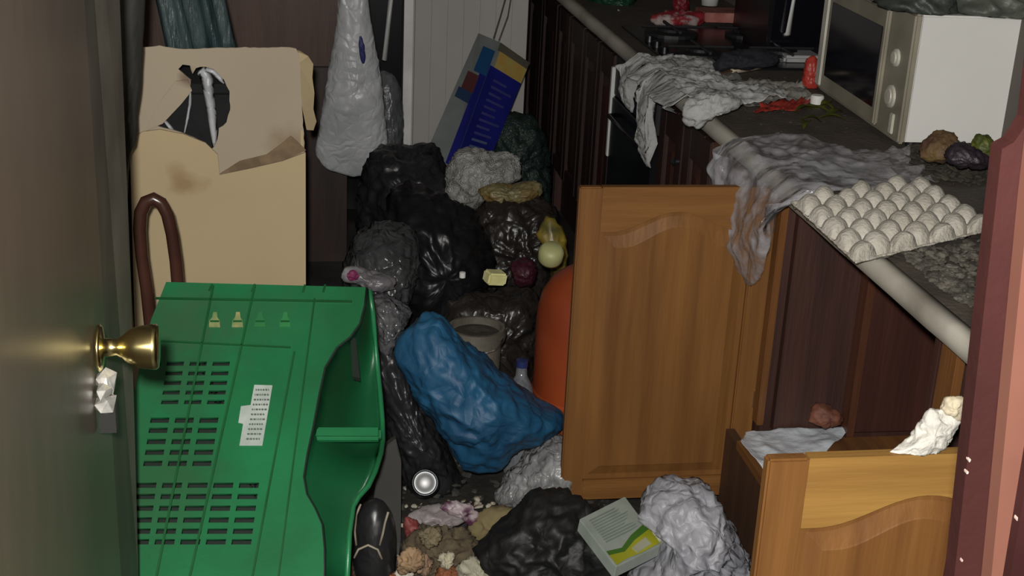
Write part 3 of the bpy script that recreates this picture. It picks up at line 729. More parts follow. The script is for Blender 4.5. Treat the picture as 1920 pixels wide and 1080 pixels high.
tag(put('dark_scrap', sack([(1770, 300), (1790, 275), (1820, 272), (1850, 292), (1848, 310), (1810, 316)], 2.50, .04, .008, 12, seed=62, nring=8, nseg=60, flatz=.882), mat('purple_black', (.03, .02, .028), rough=.5, bump=.5), smooth=True), 'purplish black scrap right of the rotten fruit', 'scrap')
tag(put('green_scrap', sack([(1822, 285), (1828, 258), (1842, 250), (1860, 256), (1858, 290), (1840, 300)], 2.58, .025, .004, 12, seed=63, nring=8, nseg=50, flatz=.882), leafm, smooth=True), 'green leafy scrap by the microwave next to the door frame', 'scrap')

# ------------------------------------------------------------------ things on the shelf floor of the open cabinet
SZ = .296
paper_w = mat('bluish_white_paper', (.60, .64, .68), rough=.5, c2=(.48, .51, .55), scale=8, bump=.5, bscale=30)
bm = sheet(at(1386, 832, z=SZ + .01), at(1440, 900, z=SZ + .01), at(1398, 806, z=SZ + .015), at(1600, 806, z=SZ + .012), 10, 10, 0, 1)
bm.free()
pa = at(1392, 842, z=SZ + .01); pb = at(1600, 803, z=SZ + .01)
bm = sheet(at(1388, 832, z=SZ + .004), at(1470, 930, z=SZ + .004), at(1400, 807, z=SZ + .004), at(1598, 802, z=SZ + .004), 40, 40, .009, 8, .001, seed=9, edge=.015, floor=SZ + .001)
tag(put('paper_bag', bm, paper_w, smooth=True), 'bluish white paper bag lying flat in the open cabinet', 'paper bag')
bm = sack([(1672, 845), (1700, 834), (1722, 820), (1725, 790), (1738, 775), (1752, 770), (1775, 775), (1792, 790), (1790, 812), (1772, 835), (1745, 850), (1700, 856)], 1.488, .014, .008, 16, seed=10, nring=10, nseg=90, flatz=.8505)
tag(put('crumpled_tissue', bm, mat('white_tissue', (.66, .64, .58), rough=.85, c2=(.50, .48, .43), scale=12, bump=.5), smooth=True), 'white crumpled tissue resting on top of the nearest open oak door', 'tissue')
bm = sack([(1765, 770), (1768, 752), (1780, 744), (1798, 742), (1808, 760), (1802, 790), (1785, 782)], 1.488, .012, .004, 16, seed=11, nring=8, nseg=50)
tag(put('beige_wrapper', bm, mat('beige_wrap', (.46, .40, .28), rough=.7, c2=(.06, .04, .03), scale=14, fac=(.38, .46)), smooth=True), 'beige and dark wrapper on top of the white tissue', 'wrapper')
bm = sack([(1515, 795), (1522, 768), (1540, 760), (1562, 766), (1575, 780), (1572, 797)], 2.55, .03, .006, 18, seed=13, nring=8, nseg=50, flatz=SZ)
tag(put('brown_scrap', bm, mat('rust_brown', (.20, .07, .035), rough=.7, c2=(.09, .03, .02), scale=25), smooth=True), 'small rust-brown scrap at the back of the open cabinet floor', 'scrap')

# ------------------------------------------------------------------ carton (left)
CY = 3.1
cb = thing('cardboard_carton', 'tall torn cardboard carton with a hole in its upper front', 'carton', (-.17, CY, 0))
def cpoly(name, uv, y, th, m_, ragged=0.0, seed=0):
    P_ = [at(u, v, y=y) for u, v in uv]
    if ragged:
        Q_ = []
        for i in range(len(P_)):
            a, b = P_[i], P_[(i + 1) % len(P_)]
            n = max(1, int((b - a).length / .012))
            for k in range(n):
                p = a.lerp(b, k / n); Q_.append(p + Vector((noise.noise(p * 40 + Vector((seed, 0, 0))), 0, noise.noise(p * 40 + Vector((0, seed, 5))))) * ragged)
        P_ = Q_
    return put(name, hexa(P_, [p + Vector((0, th, 0)) for p in P_]), m_, cb)
zf = at(400, 300, y=CY).z
LB = at(243, 525, y=CY).x; RB = at(570, 400, y=CY).x
pl = lambda u, v: (u, v)
fz = (lambda p: p)
bl = at(243, 1000, y=CY); 
v0 = at(245, 525, y=CY); v1 = at(568, 525, y=CY)
# lower front panel reaching the floor
F = [at(u, v, y=CY) for u, v in ((243, 262), (268, 247), (300, 243), (345, 252), (385, 268), (408, 290), (412, 328), (470, 316), (530, 302), (573, 286))]
F = [Vector((LB - .004, CY, 0))] + F + [Vector((RB - .0, CY, 0))]
put('front_panel', hexa(F, [p + Vector((0, .006, 0)) for p in F]), card, cb)
# stain and damp streak on the lower panel: fleck of darker card standing on it
put('side_panel', bx(LB - .004, LB + .002, CY + .007, CY + .42, 0, .86), card, cb)
put('side_panel', bx(RB - .006, RB, CY + .007, CY + .42, 0, .86), card, cb)
put('rear_panel', bx(LB - .004, RB, CY + .42, CY + .426, 0, .9), card_in, cb)
# upper flap (inner, lilac-beige face) with a torn hole
up_out = [(247, 262), (250, 180), (262, 88), (300, 86), (330, 91), (545, 88), (555, 92), (562, 110), (566, 200), (572, 284), (545, 300), (480, 320), (412, 330), (345, 330), (270, 300)]
hole = [(296, 236), (318, 215), (352, 180), (358, 150), (335, 130), (342, 120), (356, 122), (362, 138), (368, 128), (385, 124), (402, 130), (420, 150), (431, 172), (431, 205), (424, 228), (411, 240), (408, 262), (402, 275), (396, 280), (372, 262), (345, 250), (320, 242)]
O = at(247, 330, y=CY + .010); E1 = Vector((1, 0, 0)); E2 = Vector((0, 0, 1))
def l2(uv, y): 
    p = at(uv[0], uv[1], y=y); return (p.x - O.x, p.z - O.z)
def rag2(L, amp, st=.010, seed=0):
    out = []
    for i in range(len(L)):
        a, b = Vector(L[i]), Vector(L[(i + 1) % len(L)]); n = max(1, int((b - a).length / st))
        for k in range(n):
            p = a.lerp(b, k / n); out.append((p.x + amp * noise.noise(Vector((p.x * 60, p.y * 60, seed))), p.y + amp * noise.noise(Vector((p.x * 60, p.y * 60, seed + 7)))))
    return out
plate2d(rag2([l2(q, CY + .010) for q in up_out], .0025), [rag2([l2(q, CY + .010) for q in hole], .003, seed=3)], O, E1, E2, .005, card_in, 'upper_flap', cb)
# folded triangular piece at the hole's upper left
T = [at(u, v, y=CY - .004) for u, v in ((272, 246), (300, 190), (330, 152), (352, 150), (360, 170), (340, 195), (305, 232))]
put('folded_flap', hexa(T, [p + Vector((0, .004, 0)) for p in T]), card_in, cb)
T = [at(u, v, y=CY + .004) for u, v in ((543, 92), (562, 96), (578, 108), (588, 125), (586, 150), (590, 180), (588, 210), (594, 235), (588, 250), (575, 246), (566, 200), (560, 120))]
T2 = [p + Vector((0, .10 * max(0, (p.x - RB) / .03) ** 1.0 * .3 + .004, 0)) for p in T]
put('side_flap', hexa(T2, [p + Vector((0, .005, 0)) for p in T2]), card, cb)
# torn edges, darker exposed fluting
for a, b in (((412, 330), (470, 300)), ((470, 300), (540, 282)), ((540, 282), (572, 276))):
    pass
T = [at(u, v, y=CY - .003) for u, v in ((412, 326), (450, 302), (500, 290), (530, 268), (545, 255), (560, 268), (574, 282), (530, 301), (470, 315))]
put('torn_edge', hexa(T, [p + Vector((0, .003, 0)) for p in T]), card_dk, cb)
tag(put('carton_fill', bx(LB + .01, RB - .01, CY + .05, CY + .30, .1, .95), mattblack, bev=.02), 'black block filling the torn carton, seen through its hole', 'backing')  # plain matt black block, visible through the hole
bm = bmesh.new()
def ribbon(pts, wd, y, m_, label, seed=0):
    C = [at(u, v, y=y) for u, v in pts]; bm = bmesh.new(); rows = []
    for i, p in enumerate(C):
        t = (C[min(i + 1, len(C) - 1)] - C[max(i - 1, 0)]).normalized(); s = Vector((t.z, 0, -t.x)) * wd[i] * .5
        rows.append([bm.verts.new(p + s), bm.verts.new(p + Vector((0, -.006, 0))), bm.verts.new(p - s), bm.verts.new(p + Vector((0, .004, 0)))])
    for a, b in zip(rows, rows[1:]):
        for k in range(4): bm.faces.new((a[k], a[(k + 1) % 4], b[(k + 1) % 4], b[k]))
    bm.faces.new(rows[0]); bm.faces.new(rows[-1])
    return tag(put('plastic_strip', bm, m_, smooth=True), label, 'plastic strip')
ribbon([(372, 140), (378, 132), (388, 150), (392, 180), (397, 215), (400, 245), (403, 278)], [.012, .024, .03, .024, .022, .018, .010], CY + .03, whitebag, 'white plastic strip wound through the hole in the torn carton')
ribbon([(386, 130), (400, 134), (412, 146), (420, 156)], [.012, .016, .014, .006], CY + .028, whitebag, 'short white plastic strip at the top of the carton hole')
ribbon([(357, 165), (356, 195), (352, 220), (346, 248)], [.005, .007, .007, .006], CY + .028, whitebag, 'thin white cord in the left of the carton hole')
ribbon([(308, 226), (318, 238), (328, 248)], [.008, .010, .006], CY + .028, whitebag, 'stub of white cord at the lower left of the carton hole')

# teal sheeting standing in the carton
teal = mat('dark_teal_plastic', (.055, .085, .085), rough=.3, c2=(.018, .034, .038), scale=5, stretch=(8, 8, 1), bump=.4, bscale=20)
def column(uv_bot, uv_top, y, r, m_, name, label, cat, zb, zt=1.5, lobes=5, seed=0, parent=None):
    a = at(*uv_bot, y=y); b = at(*uv_top, y=y); d = (b - a) / (b.z - a.z)
    bm = bmesh.new(); n = 40; rows = []
    for i in range(25):
        z = zb + (zt - zb) * i / 24; c = a + d * (z - a.z); row = []
        for k in range(n):
            t = 2 * PI * k / n; rr = r * (1 + .28 * math.sin(lobes * t + z * 2 + seed) + .08 * math.sin(11 * t + z * 5))
            row.append(bm.verts.new((c.x + rr * math.cos(t), c.y + rr * .8 * math.sin(t), z)))
        rows.append(row)
    for A_, B_ in zip(rows, rows[1:]):
        for k in range(n): bm.faces.new((A_[k], A_[(k + 1) % n], B_[(k + 1) % n], B_[k]))
    bm.faces.new(rows[0]); bm.faces.new(rows[-1])
    return tag(put(name, bm, m_, smooth=True), label, cat)
column((398, 80), (380, 0), CY + .36, .045, teal, 'plastic_roll', 'dark teal folded plastic standing up behind the torn carton, right-hand roll', 'plastic roll', .955, 1.9, 5)
column((334, 80), (316, 0), CY + .30, .030, teal, 'plastic_roll', 'dark teal folded plastic standing up behind the torn carton, left-hand roll', 'plastic roll', .955, 1.9, 4, 2)
dk = mat('dark_grey_green_cloth', (.045, .042, .035), rough=.8, var=.5, scale=5, stretch=(6, 6, 1))
bm = sack([(195, -150), (275, -150), (270, 60), (262, 200), (238, 300), (235, 560), (200, 700), (170, 400)], 2.75, .05, .006, 7, seed=77, nring=10, nseg=90)
tag(put('hanging_coat', bm, dk, smooth=True), 'dark grey-green garment hanging between the open door and the carton', 'garment')

# curved handle in front
hm = mat('brown_varnished_tube', (.060, .024, .016), rough=.25, c2=(.035, .014, .010), scale=8)
hy = 2.72
HP = [(285, 640), (281, 600), (275, 540), (266, 480), (262, 430), (264, 398), (274, 378), (288, 372), (302, 380), (314, 402), (323, 440), (330, 490), (334, 540), (336, 600)]
hpts = [at(u, v, y=hy) for u, v in HP]
hpts = [Vector((hpts[0].x + .01, hy, 0.012))] + hpts + [Vector((hpts[-1].x + .01, hy, .012))]
hb = tube(bmesh.new(), hpts, [.013] * 5 + [.0135] * 3 + [.013] * 8, 14)
tag(put('bent_tube_frame', hb, hm, smooth=True), 'dark brown varnished bent tube arching up behind the green basket', 'frame')

# ------------------------------------------------------------------ green basket on its side
TL = at(312, 530, y=2.56); TR = at(686, 539, y=2.50); BL = at(205, 1100, y=2.06)
ge1 = (TR - TL).normalized(); dn = (BL - TL); 
ge3 = ge1.cross(dn).normalized()
if ge3.y > 0: ge3 = -ge3                    # towards the camera
ge2 = ge3.cross(ge1).normalized()
if ge2.z < 0: ge2 = -ge2
def onf(u, v, off=0.0):
    r = R3 @ Vector((u - 960, 540 - v, -FPX)); o = TL + ge3 * off
    t = (o - CAM).dot(ge3) / r.dot(ge3); return CAM + r * t
def lf(u, v):
    p = onf(u, v) - TL; return (p.dot(ge1), p.dot(ge2))
bk = thing('plastic_basket', 'large green plastic basket standing on its side before the carton, slotted base outwards', 'basket', (TL.x + .15, 2.3, 0))
edgeA = [(686, 540), (682, 575), (673, 608), (655, 632), (630, 652), (608, 690), (597, 740), (586, 800), (575, 850), (568, 895), (574, 928), (590, 955), (603, 985), (607, 1030), (606, 1100)]
outl = [(312, 530)] + edgeA + [(560, 1118), (205, 1118), (225, 980), (238, 800), (262, 690), (284, 600)]
holes = []
# slotted grille: columns lean like the basket's long axis
def colx(c, v, base, step):      # screen column centre for slot column c at row v
    return base + step * c
def slot(u, v, w_, h, sk):
    return [lf(u - w_ / 2 + sk * -h / 2, v + h / 2), lf(u + w_ / 2 + sk * -h / 2, v + h / 2), lf(u + w_ / 2 - sk * -h / 2, v - h / 2), lf(u - w_ / 2 - sk * -h / 2, v - h / 2)]
rows_lo = [911, 932, 954, 976, 997, 1017]
for r_i, v in enumerate(rows_lo):
    for c in range(6):
        u = 467 - 48 * c - (v - 911) * .13
        if u > 240: holes.append(slot(u, v, 37, 10, .15))
rows_mid = [789, 808, 829, 849, 870]
for v in rows_mid:
    for c in range(4):
        u = 392 - 46 * c - (v - 789) * .16
        if u > 240: holes.append(slot(u, v, 35, 10, .15))
for v in (683, 701, 719, 737, 755):
    for c in range(4):
        u = 415 - 43 * c - (v - 683) * .14
        if u > 285: holes.append(slot(u, v, 32, 8, .15))
for c in range(12):
    pass
def inside(p, poly):
    c = False
    for i in range(len(poly)):
        a, b = poly[i], poly[i - 1]
        if (a[1] > p[1]) != (b[1] > p[1]) and p[0] < (b[0] - a[0]) * (p[1] - a[1]) / (b[1] - a[1]) + a[0]: c = not c
    return c
OL = [lf(*q) for q in outl]
OLs = [(x * .985 + .004, y * .985 - .004) for x, y in OL]
holes = [h for h in holes if all(inside(q, OLs) for q in h)]
plate2d(OL, holes, TL, ge1, ge2, .005, green, 'base_plate', bk)
# seams / ribs moulded on the base
def rib(a, b, wd=.004, h=.003, m_=None):
    A_, B_ = onf(*a, .003), onf(*b, .003); t = (B_ - A_).normalized(); s = t.cross(ge3) * wd / 2
    P_ = [A_ - s, A_ + s, B_ + s, B_ - s]
    return hexa(P_, [p + ge3 * h for p in P_])
rm = bmesh.new()
def addto(dst, src):
    me = bpy.data.meshes.new('t'); src.to_mesh(me); src.free(); dst.from_mesh(me); bpy.data.meshes.remove(me)
for a, b, wd in (((478, 536), (352, 1100), .004), ((552, 660), (470, 1100), .0035), ((590, 560), (520, 1100), .003), ((400, 536), (290, 1100), .004), ((300, 640), (545, 652), .003), ((292, 560), (660, 566), .004)):
    addto(rm, rib(a, b, wd))
put('rib', rm, green_dk, bk)
dm = bmesh.new()
for a, b in (((398, 533), (392, 545)), ((478, 533), (472, 547)), ((572, 534), (568, 548)), ((610, 534), (606, 548))):
    addto(dm, rib(a, b, .004, .0015))
put('rim_notch', dm, green_dk, bk)
# raised emblems, two of them buff coloured
buff = mat('worn_buff_emblem', (.33, .30, .13), rough=.7, c2=(.10, .2, .06), scale=40)
for i, (u, v) in enumerate(((402, 600), (445, 600), (487, 600), (534, 600))):
    poly = [(u - 10, v + 14), (u + 11, v + 14), (u + 10, v + 2), (u + 6, v - 4), (u + 5, v - 14), (u - 2, v - 14), (u - 4, v - 4), (u - 9, v + 2)]
    P_ = [onf(a, b, .003) for a, b in poly]
    put('emblem', hexa(P_, [p + ge3 * .002 for p in P_]), buff if i < 2 else mat('faint_emblem', (.03, .20, .06), rough=.5), bk)
    P_ = [onf(a, b, .0052) for a, b in ((u - 8, v + 4), (u + 9, v + 4), (u + 9, v + 1), (u - 8, v + 1))]
    put('emblem_line', hexa(P_, [p + ge3 * .001 for p in P_]), green_dk, bk)
# paper label
lab = mat('white_label', (.46, .50, .46), rough=.6, c2=(.33, .38, .34), scale=30)
P_ = [onf(a, b, .003) for a, b in ((477, 722), (511, 723), (492, 836), (449, 836), (456, 795), (447, 793), (452, 762), (470, 760))]
lb_ = put('paper_label', hexa(P_, [p + ge3 * .0012 for p in P_]), lab, bk, label='white paper label with faint print')
ink = mat('faded_ink', (.10, .14, .11), rough=.8)
im = bmesh.new()
rnd = random.Random(3)
for r_i in range(11):
    v = 731 + r_i * 9.2; u0 = 481 - (v - 722) * .19; u1 = u0 + 25; u = u0
    while u < u1:
        wd = 1.5 + rnd.random() * 3.5
        P2 = [onf(a, b, .0043) for a, b in ((u, v + 1.6), (u + wd, v + 1.6), (u + wd, v - 1.6), (u, v - 1.6))]
        addto(im, hexa(P2, [p + ge3 * .0003 for p in P2])); u += wd + 1.5
put('print', im, ink, lb_).location = (0, 0, 0)
# flared wall on the right with its rim outline
edgeB = [(693, 543), (699, 585), (702, 625), (706, 665), (709, 700), (713, 740), (717, 790), (718, 825), (714, 850), (703, 885), (690, 912), (672, 932), (662, 950), (655, 1000), (650, 1100)]
NB = len(edgeA)
rec = [0, .25, .6, .9, 1, 1, 1, 1, .35, .12, .08, .08, .08, .08, .08]
dep = [.018 + .11 * k for k in rec]
A_ = [onf(*q, -.0025) for q in edgeA]; B_ = [onf(u, v, -.02) for u, v in edgeB]
B_ = []
for (u, v), dd in zip(edgeB, dep):
    B_.append(onf(u, v, -dd))
bm = bmesh.new(); rows = []
for s in range(0, 9):
    t = s / 8
    sag = .35 * math.sin(PI * t)
    rows.append([bm.verts.new(a.lerp(b, t) - ge3 * (.055 * math.sin(PI * t) * rec[i])) for i, (a, b) in enumerate(zip(A_, B_))])
for r1, r2 in zip(rows, rows[1:]):
    for i in range(NB - 1): bm.faces.new((r1[i], r1[i + 1], r2[i + 1], r2[i]))
bmesh.ops.solidify(bm, geom=bm.faces[:], thickness=.004)
put('side_wall', bm, green, bk, smooth=True)
tb = tube(bmesh.new(), [p - ge3 * .001 for p in A_], .0045, 8)
put('edge_bead', tb, mat('dark_edge', (.004, .018, .009), rough=.6), bk, smooth=True)
tb = tube(bmesh.new(), B_, .005, 8); put('rim', tb, green, bk, smooth=True)
# ledge across the side wall and the hand slot
L0 = [onf(592, 808, -.03), onf(716, 808, -.06), onf(716, 832, -.06), onf(586, 832, -.03)]
put('ledge', hexa(L0, [p + ge3 * .020 for p in L0]), green, bk, bev=.006, seg=3)
L0 = [onf(658, 640, -.028), onf(668, 640, -.03), onf(676, 715, -.04), onf(662, 712, -.04)]
put('hand_slot', hexa(L0, [p + ge3 * .012 for p in L0]), mat('slot_black', (.004, .012, .006), rough=.9), bk)
# other walls and rim, going back from the base
def wall_of(a, b, flare, depth=.26):
    P0, P1 = onf(*a, -.003), onf(*b, -.003)
    bm = bmesh.new(); q = [P0, P1, P1 - ge3 * depth + flare, P0 - ge3 * depth + flare]
    return hexa(q, [p + flare.normalized() * -.004 for p in q])
put('top_wall', wall_of((312, 531), (668, 538), ge2 * .012, .20), green, bk)
put('left_wall', wall_of((312, 531), (205, 1117), -ge1 * .012, .20), green, bk)
put('bottom_wall', wall_of((205, 1117), (606, 1117), -ge2 * .012, .16), green, bk)
# plain slab added inside the basket so the slots show dark
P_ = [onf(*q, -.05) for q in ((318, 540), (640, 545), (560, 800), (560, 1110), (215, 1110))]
tag(put('slot_backing', hexa(P_, [p - ge3 * .08 for p in P_]), mat('dark_slot_backing', (.008, .016, .010), rough=.8), bev=.006), 'dark slab added inside the green basket to darken its slots', 'backing')

# ------------------------------------------------------------------ back of the room
wd = thing('wardrobe', 'tall brown wooden cupboard at the back, behind the carton', 'cupboard', (0, 4.6, 0))
WY = 4.6
wx1 = at(640, 100, y=WY).x + .02
put('carcass', bx(-.75, wx1, WY + .02, WY + .5, 0, 2.2), wardr2, wd)
put('upper_door', bx(-.34, wx1, WY, WY + .019, .70, 2.2), wardr, wd, bev=.003)
put('upper_door', bx(-.745, -.345, WY, WY + .019, .70, 2.2), wardr, wd, bev=.003)
put('lower_door', bx(-.34, wx1, WY, WY + .019, .04, .695), wardr2, wd, bev=.003)
put('lower_door', bx(-.745, -.345, WY, WY + .019, .04, .695), wardr2, wd, bev=.003)
# white bag hanging on the cupboard
wh = [(632, -60), (690, -60), (690, 10), (700, 60), (708, 110), (716, 170), (724, 230), (728, 275), (718, 300), (690, 318), (670, 334), (640, 326), (605, 314), (590, 290), (598, 240), (608, 190), (618, 120), (630, 60), (634, 0)]
bm = sack(wh, 4.44, .05, .010, 8, seed=14, nring=12, nseg=120, crf=.22)
hw = tag(put('carrier_bag', bm, whitebag, smooth=True), 'white plastic carrier bag hanging on the brown cupboard, blue mark on it', 'carrier bag')
bm = sack([(672, 70), (678, 66), (684, 90), (686, 112), (680, 122), (674, 105)], 4.372, .010, .001, 10, seed=15, nring=4, nseg=24)
o_ = put('printed_mark', bm, mat('blue_ink', (.03, .03, .16), rough=.6)); o_.parent = hw
# dark fridge between the cupboard and the white panel
fg = thing('black_fridge', 'black glossy fridge with a long silver bar handle between cupboard and white panel', 'fridge', (.35, 5.1, 0))
fx0 = wx1 + .01; fx1 = at(757, 60, y=5.2).x
put('fridge_body', bx(fx0, fx1 - .012, 5.17, 5.75, .02, 2.0), blackm, fg, bev=.005)
put('fridge_door', bx(fx0 + .002, fx1 - .013, 5.13, 5.165, .03, 1.99), blackg, fg, bev=.006)
p0 = at(722, 112, y=5.10); p1 = at(736, -40, y=5.10)
put('handle', tube(bmesh.new(), [(p0.x, 5.13, p0.z - .004), p0, p1, (p1.x, 5.13, p1.z)], .011, 12), handle_w, fg, smooth=True)
# white panelled board
ywp = 5.2
wp = thing('white_cupboard', 'tall white panelled cupboard door at the back, behind the blue detergent pack', 'cupboard', (.65, ywp, 0))
x0 = at(757, 60, y=ywp).x; x1 = at(990, 60, y=ywp).x
wm = mat('off_white_paint', (.42, .40, .385), rough=.6, c2=(.38, .36, .345), scale=4)
put('body', bx(x0 + .005, x1 + .0, ywp + .02, ywp + .6, 0, 2.1), wm, wp)
put('edge_post', bx(x0, x0 + .034, ywp - .012, ywp + .018, 0, 2.1), mat('bright_white_paint', (.85, .84, .82), rough=.5), wp, bev=.003)
nb = 7
for k in range(nb):
    a = x0 + .042 + (x1 - x0 - .046) * k / nb; b = x0 + .042 + (x1 - x0 - .046) * (k + 1) / nb
    put('plank', bx(a + .0003, b - .0003, ywp - .004, ywp + .018, 0, 2.1), wm, wp, bev=.0008)

# blue detergent pack leaning
by = 4.55
bp = [(902, 65), (988, 118), (972, 178), (905, 280), (850, 320), (800, 290), (842, 200), (870, 130)]
pk = thing('detergent_pack', 'tall blue and white printed pack leaning against the white cupboard', 'pack', (.7, by, 0))
Tl = at(897, 62, y=4.85); Tr = at(990, 118, y=4.75); Bm = at(845, 318, y=4.40); Bl_ = at(800, 290, y=4.50)
# box frame: left narrow face, right wide face, long axis g
ga = at(897, 62, y=4.80); gb = at(800, 292, y=4.50)
Lf = [at(897, 62, y=4.82), at(935, 78, y=4.74), at(848, 320, y=4.42), at(798, 288, y=4.50)]           # white side face
Rt = [at(935, 78, y=4.74), at(992, 118, y=4.80), at(905, 330, y=4.50), at(848, 320, y=4.42)]          # blue front face
Bk1 = at(962, 96, y=4.95); Bk2 = at(880, 330, y=4.62)
bm = bmesh.new()
V = [bm.verts.new(p) for p in (Lf[0], Lf[1], Rt[1], Bk1, Lf[3], Lf[2], Rt[2], Bk2)]
for f in ((0, 1, 5, 4), (1, 2, 6, 5), (2, 3, 7, 6), (3, 0, 4, 7), (0, 3, 2, 1), (4, 5, 6, 7)): bm.faces.new([V[i] for i in f])
pkb = put('pack_box', bm, mat('pack_greywhite', (.20, .22, .22), rough=.5, c2=(.14, .155, .155), scale=9), pk)
def patch(quad, s0, s1, t0, t1, m_, name, nrm_off=.0025):
    q = lambda s, t: quad[0].lerp(quad[1], s).lerp(quad[3].lerp(quad[2], s), t)
    nn = (quad[1] - quad[0]).cross(quad[3] - quad[0]).normalized()
    if nn.y > 0: nn = -nn
    P_ = [q(s0, t0), q(s1, t0), q(s1, t1), q(s0, t1)]
    P_ = [p + nn * .0005 for p in P_]
    return put(name, hexa(P_, [p + nn * nrm_off for p in P_]), m_, pk)
navy = mat('royal_blue_print', (.014, .018, .20), rough=.4, c2=(.010, .012, .13), scale=9)
sky_ = mat('mid_blue_print', (.015, .075, .20), rough=.4)
yel = mat('orange_yellow_print', (.45, .25, .05), rough=.5, c2=(.40, .32, .10), scale=25)
patch(Rt, .0, 1, .19, .98, navy, 'print_panel')
patch(Rt, .05, 1.0, .0, .06, mat('drab_top', (.10, .095, .07), rough=.6), 'print_panel')
patch(Rt, .12, 1.0, .06, .19, yel, 'print_panel')
patch(Lf, .45, 1, .08, .28, sky_, 'print_panel')
patch(Lf, .72, 1, .28, .98, navy, 'print_panel')
patch(Lf, .25, .75, .30, .44, mat('dark_red_print', (.10, .03, .03), rough=.5), 'print_panel')
patch(Lf, .15, .72, .44, .52, mat('teal_blue_print', (.02, .05, .12), rough=.5), 'print_panel')
txt = mat('pale_violet_print', (.055, .055, .22), rough=.5)
rnd = random.Random(8)
for k in range(12):
    t = .27 + k * .052
    patch(Rt, .22, .22 + .35 + .3 * rnd.random(), t, t + .018, txt if k < 9 else mat('pale_blue_print', (.09, .13, .24), rough=.5), 'text_line', .0035)
c0 = at(925, 72, y=4.80); 
cd_ = tube(bmesh.new(), [c0, at(938, 30, y=4.84), at(952, -20, y=4.88), at(966, -90, y=4.92)], .0022, 6)
tag(put('cord', cd_, mat('grey_cord', (.10, .09, .08), rough=.8)), 'thin grey cord rising from the blue pack up the white cupboard, left strand', 'cord')
cd_ = tube(bmesh.new(), [at(935, 76, y=4.80), at(952, 30, y=4.85), at(972, -90, y=4.92)], .0018, 6)
tag(put('cord', cd_, MATS['grey_cord']), 'thin grey cord rising from the blue pack up the white cupboard, right strand', 'cord')

# ------------------------------------------------------------------ heap of bags on the floor at the back
def bag(name, o, y, th, cr, cs, m_, label, cat, seed, nring=14, nseg=110, flat=0.0, sharp=1, lean=0.0, crf=1.0):
    return tag(put(name, sack(o, y, th, cr, cs, seed, nring, lean, nseg, sharp, flat, crf), m_, smooth=True), label, cat)
bag('plastic_bag', [(915, 235), (940, 216), (975, 214), (1010, 235), (1030, 300), (1035, 420), (930, 430), (905, 330)], 4.75, .10, .010, 8, mat('bottle_green_bag', (.014, .030, .024), crinkle=True, rough=.5, bump=.5), 'dark bottle-green bag behind the blue printed pack', 'plastic bag', 21)
bag('plastic_bag', [(700, 145), (725, 125), (752, 160), (756, 230), (752, 290), (750, 450), (715, 450), (705, 200)], 4.85, .06, .012, 10, clearfilm2, 'dim clear bag between the hanging white bag and the white cupboard', 'plastic bag', 22)
bag('bin_bag', [(690, 290), (720, 275), (760, 282), (800, 270), (820, 285), (840, 310), (848, 350), (835, 400), (850, 470), (680, 480), (672, 400), (676, 340)], 4.10, .22, .014, 7, mat('charcoal_bin_bag', (.020, .020, .024), crinkle=True, rough=.42, var=.4, bump=.6, bscale=20), 'charcoal bin bag topmost at the back of the heap, under the hanging bag', 'bin bag', 23)
bag('plastic_bag', [(838, 330), (850, 300), (870, 285), (905, 280), (925, 292), (950, 284), (978, 302), (975, 330), (950, 345), (918, 352), (895, 372), (880, 400), (862, 410), (845, 398), (828, 375)], 4.00, .10, .012, 9, mat('dirty_white_bag', (.40, .40, .38), crinkle=True, rough=.45, c2=(.24, .24, .22), scale=10, bump=.7), 'white crumpled bag at the foot of the blue printed pack', 'plastic bag', 24)
bag('snack_packet', [(896, 362), (905, 348), (930, 342), (960, 352), (985, 342), (1008, 340), (1014, 358), (1000, 374), (975, 384), (945, 388), (915, 380)], 3.86, .05, .008, 13, mat('olive_packet', (.20, .19, .10), rough=.4, c2=(.16, .10, .03), scale=14, bump=.5), 'olive-yellow crumpled packet below the white crumpled bag', 'packet', 25)
bag('bin_bag', [(890, 400), (930, 385), (980, 380), (1030, 390), (1050, 430), (1045, 560), (1000, 600), (900, 590), (880, 480)], 3.82, .12, .016, 9, mat('brown_black_bag', (.022, .018, .016), crinkle=True, rough=.35, bump=.7, bscale=25), 'brownish black bag between the big black bag and the gas bottle', 'bin bag', 26)
bag('bin_bag', [(735, 440), (725, 390), (735, 360), (770, 352), (805, 358), (845, 385), (885, 410), (908, 440), (920, 480), (915, 520), (890, 545), (850, 560), (860, 640), (740, 640), (735, 520)], 3.55, .22, .012, 6, blackbag, 'large shiny black bin bag in the middle of the heap', 'bin bag', 27)
bag('plastic_bag', [(648, 490), (655, 455), (680, 432), (720, 426), (760, 432), (782, 450), (782, 500), (770, 545), (740, 570), (745, 640), (660, 650), (655, 560)], 3.30, .16, .014, 9, mat('smoky_bag', (.055, .058, .060), crinkle=True, rough=.28, c2=(.028, .030, .031), scale=10, bump=.8, bscale=28), 'smoky dark grey translucent bag left of the large black bin bag', 'plastic bag', 28)
bm = sack([(643, 515), (652, 503), (680, 505), (715, 515), (740, 522), (738, 538), (715, 545), (690, 538), (665, 530), (648, 528)], 3.08, .03, .004, 14, seed=29, nring=8, nseg=60)
pkl = tag(put('label_packet', bm, mat('grey_pink_packet', (.26, .25, .26), rough=.35, c2=(.13, .12, .13), scale=12, bump=.4), smooth=True), 'greyish packet with a pink spot behind the green basket corner', 'packet')
o_ = put('pink_spot', sack([(652, 510), (664, 507), (674, 512), (672, 522), (660, 526), (651, 520)], 3.052, .008, .001, 10, nring=4, nseg=24), mat('magenta_print', (.22, .03, .10), rough=.5)); o_.parent = pkl
